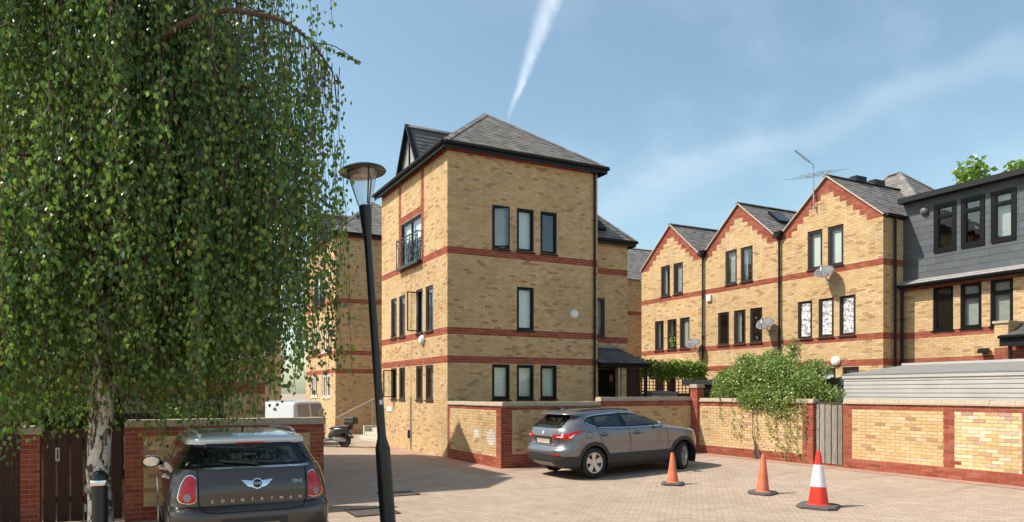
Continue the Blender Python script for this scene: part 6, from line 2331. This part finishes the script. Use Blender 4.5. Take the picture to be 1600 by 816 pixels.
m = MB(); m.hexa([(-0.5, -0.2, 1.025), (-0.06, -0.2, 1.025), (-0.06, 0.2, 1.025), (-0.5, 0.2, 1.025), (-0.46, -0.17, 1.14), (-0.1, -0.17, 1.14), (-0.1, 0.17, 1.14), (-0.46, 0.17, 1.14)]); bevel(m.build('box_lid', M['plastic_black'], bx), 0.03, 2)
m = MB(); m.bar((-0.3, 0, 0.72), (-0.28, 0, 0.85), 0.12, 0.12); m.build('rack', M['steel_dark'], sco)
m = MB(); m.tube([(0.35, -0.15, 0.25), (0.0, -0.17, 0.3), (-0.3, -0.17, 0.4)], [0.03, 0.05, 0.05], 10); m.build('exhaust', M['galv'], sco)
loft('rear_mudguard', [(-0.3, 0.36, 0.05, 0.015), (-0.26, 0.5, 0.07, 0.02), (-0.1, 0.58, 0.08, 0.02)], 'plastic_black', sco)
m = MB(); m.box(-0.37, -0.335, -0.06, 0.06, 0.66, 0.73); m.build('tail_lamp', M['lens_red'], sco)
m = MB(); m.tube([(0.3, 0.06, 0.25), (0.2, 0.2, 0.0)], 0.012, 6); m.build('side_stand', M['steel_dark'], sco)


# ------------------------------------------------------------ foliage
def leaf_mesh(name, items, mat, parent, shape=((0, 0.0), (0.42, 0.38), (0, 1.0), (-0.42, 0.38)), fold=0.12):
    """items: (point, down direction, normal, length). Each leaf is a folded kite of two triangles pairs"""
    V, F_ = [], []
    for p, d, n, l in items:
        w = d.cross(n)
        i = len(V)
        for sx, sy in shape:
            q = p + d * (sy * l) + w * (sx * l) + n * (fold * l * (1 if sx else 0))
            V.append((q.x, q.y, q.z))
        F_.append((i, i + 1, i + 2))
        F_.append((i, i + 2, i + 3))
    me = bpy.data.meshes.new(name)
    me.from_pydata(V, [], F_)
    me.materials.append(M[mat])
    o = link(bpy.data.objects.new(name, me))
    if parent: o.parent = parent
    return o


def rvec():
    while True:
        v = Vector((uni(-1, 1), uni(-1, 1), uni(-1, 1)))
        if 0.05 < v.length < 1: return v.normalized()


def cam2w(X, d, z=0):
    return Vector((X * CA + d * SA, -X * SA + d * CA, z))


# ---- weeping birch in front of the left fence
TX, TD = -4.14, 8.2
base = cam2w(TX, TD, 0)
birch = empty('birch_tree', base, label='weeping silver birch with white trunk and hanging leafy branches', cat='tree')
RX, RD = 2.98, 2.3
tr = MB()
tp = [(0, 0, -0.05, 0.20), (0.01, 0, 0.15, 0.165), (0.0, 0.02, 0.5, 0.145), (-0.03, 0.0, 1.1, 0.135), (0.0, 0.01, 1.8, 0.132), (0.05, -0.02, 2.7, 0.125), (0.0, 0.03, 3.8, 0.11), (-0.06, 0, 5.2, 0.09), (0.02, 0.04, 6.8, 0.065), (0.05, 0, 8.6, 0.035), (0.06, 0, 9.6, 0.012)]
pts, rad = [], []
for i in range(len(tp) - 1):
    for k in range(5):
        t = k / 5
        a, b = tp[i], tp[i + 1]
        pts.append(Vector([a[j] + (b[j] - a[j]) * t for j in range(3)]) + Vector((uni(-1, 1), uni(-1, 1), 0)) * 0.006)
        rad.append((a[3] + (b[3] - a[3]) * t) * uni(0.97, 1.04))
tr.tube(pts, rad, 18)
tr.build('trunk', M['bark_birch'], birch, smooth=True)
limbs, twigs = MB(), MB()
leaves = []
rs = random.Random(11)


def strand(p, zend, sway, dens_=1.02, lsz=0.064):
    """a hanging twig with leaves down its length"""
    n = max(2, int((p.z - zend) / 0.3))
    q = p.copy()
    path = [q.copy()]
    a = rs.uniform(0, 6.28)
    for i in range(n):
        a += rs.uniform(-0.7, 0.7)
        q = q + Vector((math.cos(a) * sway, math.sin(a) * sway, -(p.z - zend) / n))
        path.append(q.copy())
    twigs.tube(path, [0.006] + [0.0035] * (len(path) - 1), 3, caps=False)
    for a_, b_ in zip(path, path[1:]):
        L = (b_ - a_).length
        k = max(1, int(L / 0.034 * dens_))
        for i in range(k):
            c = a_.lerp(b_, (i + rs.random()) / k)
            off = Vector((rs.gauss(0, 0.055), rs.gauss(0, 0.055), rs.gauss(0, 0.02)))
            d = Vector((rs.gauss(0, 0.38), rs.gauss(0, 0.38), -1)).normalized()
            nn = Vector((rs.gauss(0, 1), rs.gauss(0, 1), rs.gauss(0.25, 0.45)))
            nn = (nn - d * nn.dot(d)).normalized()
            leaves.append((c + off, d, nn, lsz * rs.uniform(0.65, 1.2)))


def branch(h0, ang, r, rise, nst, zlow, spread=0.32, thick=0.035, arch=True):
    """a limb from the trunk that arches over and drops a bunch of strands; ang in camera axes"""
    dirv = cam2w(math.cos(ang) * RX / 2.6 * r, math.sin(ang) * RD / 2.6 * r, 0)
    p0 = Vector((0, 0, h0))
    p1 = p0 + dirv * 0.55 + Vector((0, 0, rise))
    p2 = p0 + dirv + Vector((0, 0, -0.45))
    path = [p0.lerp(p1, t).lerp(p1.lerp(p2, t), t) for t in [i / 9 for i in range(10)]]
    limbs.tube(path[:7], [thick * (1 - 0.93 * i / 7) for i in range(7)], 6, caps=False)
    for i in range(nst):
        t = rs.uniform(0.35, 1.0)
        c = path[min(9, int(t * 9))] + Vector((rs.gauss(0, spread), rs.gauss(0, spread), rs.uniform(-0.25, 0.15)))
        if rs.random() < 0.12: continue
        ze = zlow + abs(rs.gauss(0, 0.5)) + (0.6 if rs.random() < 0.25 else 0)
        if c.z - ze > 0.4: strand(c, ze, 0.035)
    return path


# layered bunches all through the crown, with gaps between them
for k in range(118):
    ang = rs.uniform(0, 2 * math.pi)
    r = 2.6 * math.sqrt(rs.uniform(0.05, 1.0))
    h0 = rs.uniform(3.4, 9.0)
    rise = rs.uniform(0.4, 1.3)
    ln = rs.uniform(1.3, 3.4)
    branch(h0, ang, r, rise, rs.randint(9, 15), max(1.75, h0 - 0.2 - ln), rs.uniform(0.12, 0.24))
# the skirt, lowest well right of the trunk and at the left edge
for k in range(60):
    ang = rs.uniform(0, 2 * math.pi)
    rn = math.sqrt(rs.uniform(0.1, 1.0))
    X = math.cos(ang) * rn
    zl = rs.uniform(1.55, 2.3)
    if 0.42 < X < 0.8 or X < -0.15: zl -= rs.uniform(0.15, 0.4)
    if 0.05 < X < 0.38: zl += 0.3
    branch(rs.uniform(3.0, 4.9), ang, 2.6 * rn, rs.uniform(0.3, 0.9), rs.randint(7, 12), zl, rs.uniform(0.12, 0.2))
# outer curtain on the right and left
for k in range(66):
    ang = rs.uniform(-0.9, 0.9) + (0 if rs.random() < 0.85 else math.pi)
    h0 = rs.uniform(4.0, 7.2)
    branch(h0, ang, rs.uniform(2.25, 2.72), rs.uniform(0.4, 1.0), rs.randint(6, 11), max(rs.uniform(1.7, 2.7), h0 - rs.uniform(1.6, 4.4)), rs.uniform(0.1, 0.2))
# one long limb arching out over the lane, its tips almost bare
p0 = Vector((0.0, 0, 5.0))
arc = [p0, cam2w(1.0, -0.9, 5.75), cam2w(1.78, -1.3, 5.93), cam2w(2.24, -1.3, 5.92), cam2w(2.57, -1.3, 5.82), cam2w(2.83, -1.3, 5.6), cam2w(3.03, -1.3, 5.32)]
sm = []
for i in range(len(arc) - 1):
    a, b, c, d = arc[max(i - 1, 0)], arc[i], arc[i + 1], arc[min(i + 2, len(arc) - 1)]
    for t in (0, 0.25, 0.5, 0.75): sm.append(Vector([crom(a[j], b[j], c[j], d[j], t) for j in range(3)]))
sm.append(arc[-1])
limbs.tube(sm, [0.04 * (1 - 0.8 * i / len(sm)) for i in range(len(sm))], 7, caps=False)
for i in range(8, len(sm)):
    for k in range(3):
        c = sm[i] + Vector((rs.gauss(0, 0.05), rs.gauss(0, 0.05), 0))
        e = c.z - rs.uniform(0.25, 0.6)
        strand(c, e, 0.02, 0.25)
    strand(sm[i] + Vector((rs.gauss(0, 0.06), rs.gauss(0, 0.06), 0)), rs.uniform(2.0, 3.6), 0.03, 0.9)
for c, e in ((cam2w(2.8, -1.3, 5.62), cam2w(3.3, -1.3, 5.4)), (cam2w(2.45, -1.3, 5.88), cam2w(2.62, -1.3, 6.5))):
    path = [c.lerp(e, i / 6) + Vector((0, 0, 0.08 * math.sin(math.pi * i / 6))) for i in range(7)]
    twigs.tube(path, 0.005, 4, caps=False)
    for i in range(26):
        q = path[0].lerp(path[-1], rs.random()) + Vector((0, 0, 0.05))
        d = Vector((rs.gauss(0, 0.5), rs.gauss(0, 0.5), -1)).normalized()
        nn = d.cross(rvec()).normalized()
        leaves.append((q, d, nn, 0.06))
limbs.build('limbs', M['twig'], birch, smooth=True)
cr = leaf_mesh('crown', leaves, 'leaf_birch', birch)
twigs.build('twigs', M['twig'], cr)
N_BIRCH = len(leaves)


# ---- shrubs
def bush(label, name, blobs, count, mat, size, loc=(0, 0, 0), cat='shrub', trail=(), dry=0.0, stems=()):
    root = empty(name, loc, label=label, cat=cat)
    it, dr, tw = [], [], MB()
    for k in range(count):
        b = random.choices(blobs, weights=[q[3] * q[4] * q[5] for q in blobs])[0]
        v = rvec() * (rnd() ** 0.42)
        p = Vector((b[0] + v.x * b[3], b[1] + v.y * b[4], b[2] + v.z * b[5]))
        p += rvec() * (0.05 if rnd() < 0.9 else 0.2)
        d = (rvec() + Vector((0, 0, -0.35))).normalized()
        n = (rvec() + Vector((-0.5, 0.0, 0.8)))
        n = (n - d * n.dot(d)).normalized()
        (dr if rnd() < dry else it).append((p, d, n, size * uni(0.6, 1.3)))
    for (p, q, n_, sp) in trail:
        p, q = Vector(p), Vector(q)
        path = [p]
        for i in range(1, 9):
            c = p.lerp(q, i / 8)
            path.append(c + Vector((0, uni(-0.05, 0.05), 0)))
        tw.tube(path, 0.006, 4, caps=False)
        for i in range(n_):
            c = path[min(8, int(rnd() * 9))] + Vector((-abs(random.gauss(0, 0.02)), random.gauss(0, sp), random.gauss(0, 0.09)))
            d = (Vector((0, uni(-0.4, 0.4), -1)) + rvec() * 0.3).normalized()
            nn = Vector((-1, uni(-0.5, 0.5), 0.2)); nn = (nn - d * nn.dot(d)).normalized()
            (dr if rnd() < 0.5 else it).append((c, d, nn, size * uni(0.7, 1.2)))
    for path, r0 in stems: tw.tube(path, r0, 6)
    for b in blobs:
        for k in range(10):
            c = Vector(b[:3])
            v = rvec()
            e = c + Vector((v.x * b[3], v.y * b[4], abs(v.z) * b[5])) * uni(0.8, 1.15)
            tw.tube([c, c.lerp(e, 0.5) + rvec() * 0.08, e], [0.01, 0.006, 0.002], 4, caps=False)
    leaf_mesh('leaves', it, mat, root)
    if dr: leaf_mesh('dry_leaves', dr, 'leaf_dry', root)
    tw.build('stems', M['twig'], root, kind='stuff')
    return root


tl = []
for v, ze, n in ((14.75, 1.1, 16), (14.3, 0.75, 26), (13.95, 0.6, 30), (13.45, 0.7, 28), (13.1, 0.95, 18), (12.75, 0.55, 46), (12.6, 0.4, 60), (12.45, 0.3, 60), (12.25, 0.35, 40), (12.05, 0.9, 26), (11.9, 0.6, 18)):
    tl.append(((15.86, v, 1.93), (15.86, v + uni(-0.12, 0.05), ze), n, 0.05 if n < 40 else 0.1))
sx = 15.84
bush('overgrown green shrub spilling over the sunlit garden wall', 'overgrown_shrub',
     [(16.5, 14.75, 2.35, 0.5, 0.7, 0.5), (16.4, 13.95, 2.5, 0.6, 0.8, 0.62), (16.5, 13.2, 2.5, 0.6, 0.75, 0.6), (16.4, 12.5, 2.25, 0.5, 0.7, 0.42), (15.95, 13.3, 1.92, 0.28, 0.9, 0.42),
      (16.6, 13.5, 3.0, 0.3, 0.35, 0.33), (16.7, 15.35, 2.1, 0.3, 0.45, 0.28), (16.5, 11.85, 2.0, 0.3, 0.55, 0.25), (17.0, 14.5, 2.9, 0.35, 0.5, 0.25), (16.8, 13.0, 3.25, 0.17, 0.2, 0.36), (17.0, 12.5, 2.7, 0.3, 0.45, 0.28),
      (16.3, 14.2, 3.0, 0.2, 0.3, 0.2), (15.88, 12.6, 1.72, 0.16, 0.6, 0.38), (15.9, 13.6, 1.85, 0.16, 0.6, 0.25), (16.2, 14.9, 2.0, 0.25, 0.5, 0.2)],
     31000, 'leaf_shrub', 0.062, trail=tl, dry=0.06,
     stems=[([(sx, 13.30, 0.2), (sx - 0.02, 13.42, 0.42), (sx, 13.55, 0.9), (sx + 0.05, 13.6, 1.9)], [0.05, 0.022, 0.01, 0.008]),
            ([(sx - 0.06, 13.38, 0.2), (sx - 0.05, 13.46, 0.36), (sx - 0.03, 13.44, 0.5)], [0.06, 0.05, 0.015]),
            ([(sx - 0.08, 13.20, 0.2), (sx - 0.05, 13.36, 0.45), (sx - 0.02, 13.45, 0.7)], [0.025, 0.02, 0.012])])
bush('bright green leafy climber along the trellis below the far gabled house', 'climbing_hedge',
     [(17.9 + 0.62 * i, 21.95 + uni(-0.1, 0.1), 3.0 + uni(-0.1, 0.1), 0.48, 0.35, 0.42) for i in range(8)], 5600, 'leaf_vine', 0.12, cat='hedge')
bush('dark green bush behind the dark timber gate on the left', 'garden_bush',
     [(-1.3, 12.9, 1.6, 0.7, 0.5, 0.6), (-0.6, 12.8, 1.5, 0.5, 0.4, 0.5)], 2600, 'leaf_birch', 0.08)
bush('small bright green plant on top of the left wall', 'wall_plant', [(0.55 + 0.12 * i, 12.2, 1.66 + uni(-0.02, 0.04), 0.1, 0.08, 0.09) for i in range(7)], 420, 'leaf_vine', 0.055, cat='plant')
bush('small potted plant in the far gabled house window', 'window_plant', [(UF - 0.06, 24.55, 4.45, 0.07, 0.16, 0.25), (UF - 0.06, 24.6, 4.7, 0.06, 0.12, 0.18)], 110, 'leaf_vine', 0.09, cat='plant')


def small_tree(label, base, h, r, n, mat, size):
    root = empty('leafy_tree', base, label=label, cat='tree')
    m = MB()
    m.tube([(0, 0, 0), (0.1, 0.05, h * 0.5), (0.0, 0.1, h * 0.92)], [0.28, 0.18, 0.05], 10)
    it = []
    for k in range(26):
        a = uni(0, 6.28)
        rr = r * math.sqrt(rnd())
        tip = Vector((rr * math.cos(a), rr * math.sin(a), h * uni(0.68, 1.0) - 0.25 * rr))
        m.tube([(0, 0.05, h * 0.55), Vector((0, 0.05, h * 0.55)).lerp(tip, 0.6) + Vector((0, 0, 0.3)), tip], [0.07, 0.04, 0.012], 5, caps=False)
        for j in range(n // 26):
            v = rvec() * (rnd() ** 0.5) * 0.75
            d = (rvec() + Vector((0, 0, -0.5))).normalized()
            nn = d.cross(rvec()).normalized()
            it.append((tip + v, d, nn, size * uni(0.6, 1.3)))
    m.build('trunk', M['twig'], root, smooth=True)
    leaf_mesh('crown', it, mat, root)


small_tree('bright green tree top rising behind the slate-clad house', (41.2, 18.4, 0), 14.0, 4.2, 7000, 'leaf_vine', 0.26)
# fallen leaves and pale limescale marks scattered on the paving
lit = []
for k in range(60):
    u, v = uni(4, 15), uni(7, 15)
    n = Vector((uni(-0.3, 0.3), uni(-0.3, 0.3), 1)).normalized()
    d = n.cross(rvec()).normalized()
    lit.append((Vector((u, v, gz(u) + 0.008)), d, n, uni(0.03, 0.06)))
tag(leaf_mesh('fallen_leaves', lit, 'leaf_dry', None), 'a few dry leaves scattered over the paving', 'leaves', kind='stuff')
print('birch leaves', N_BIRCH)
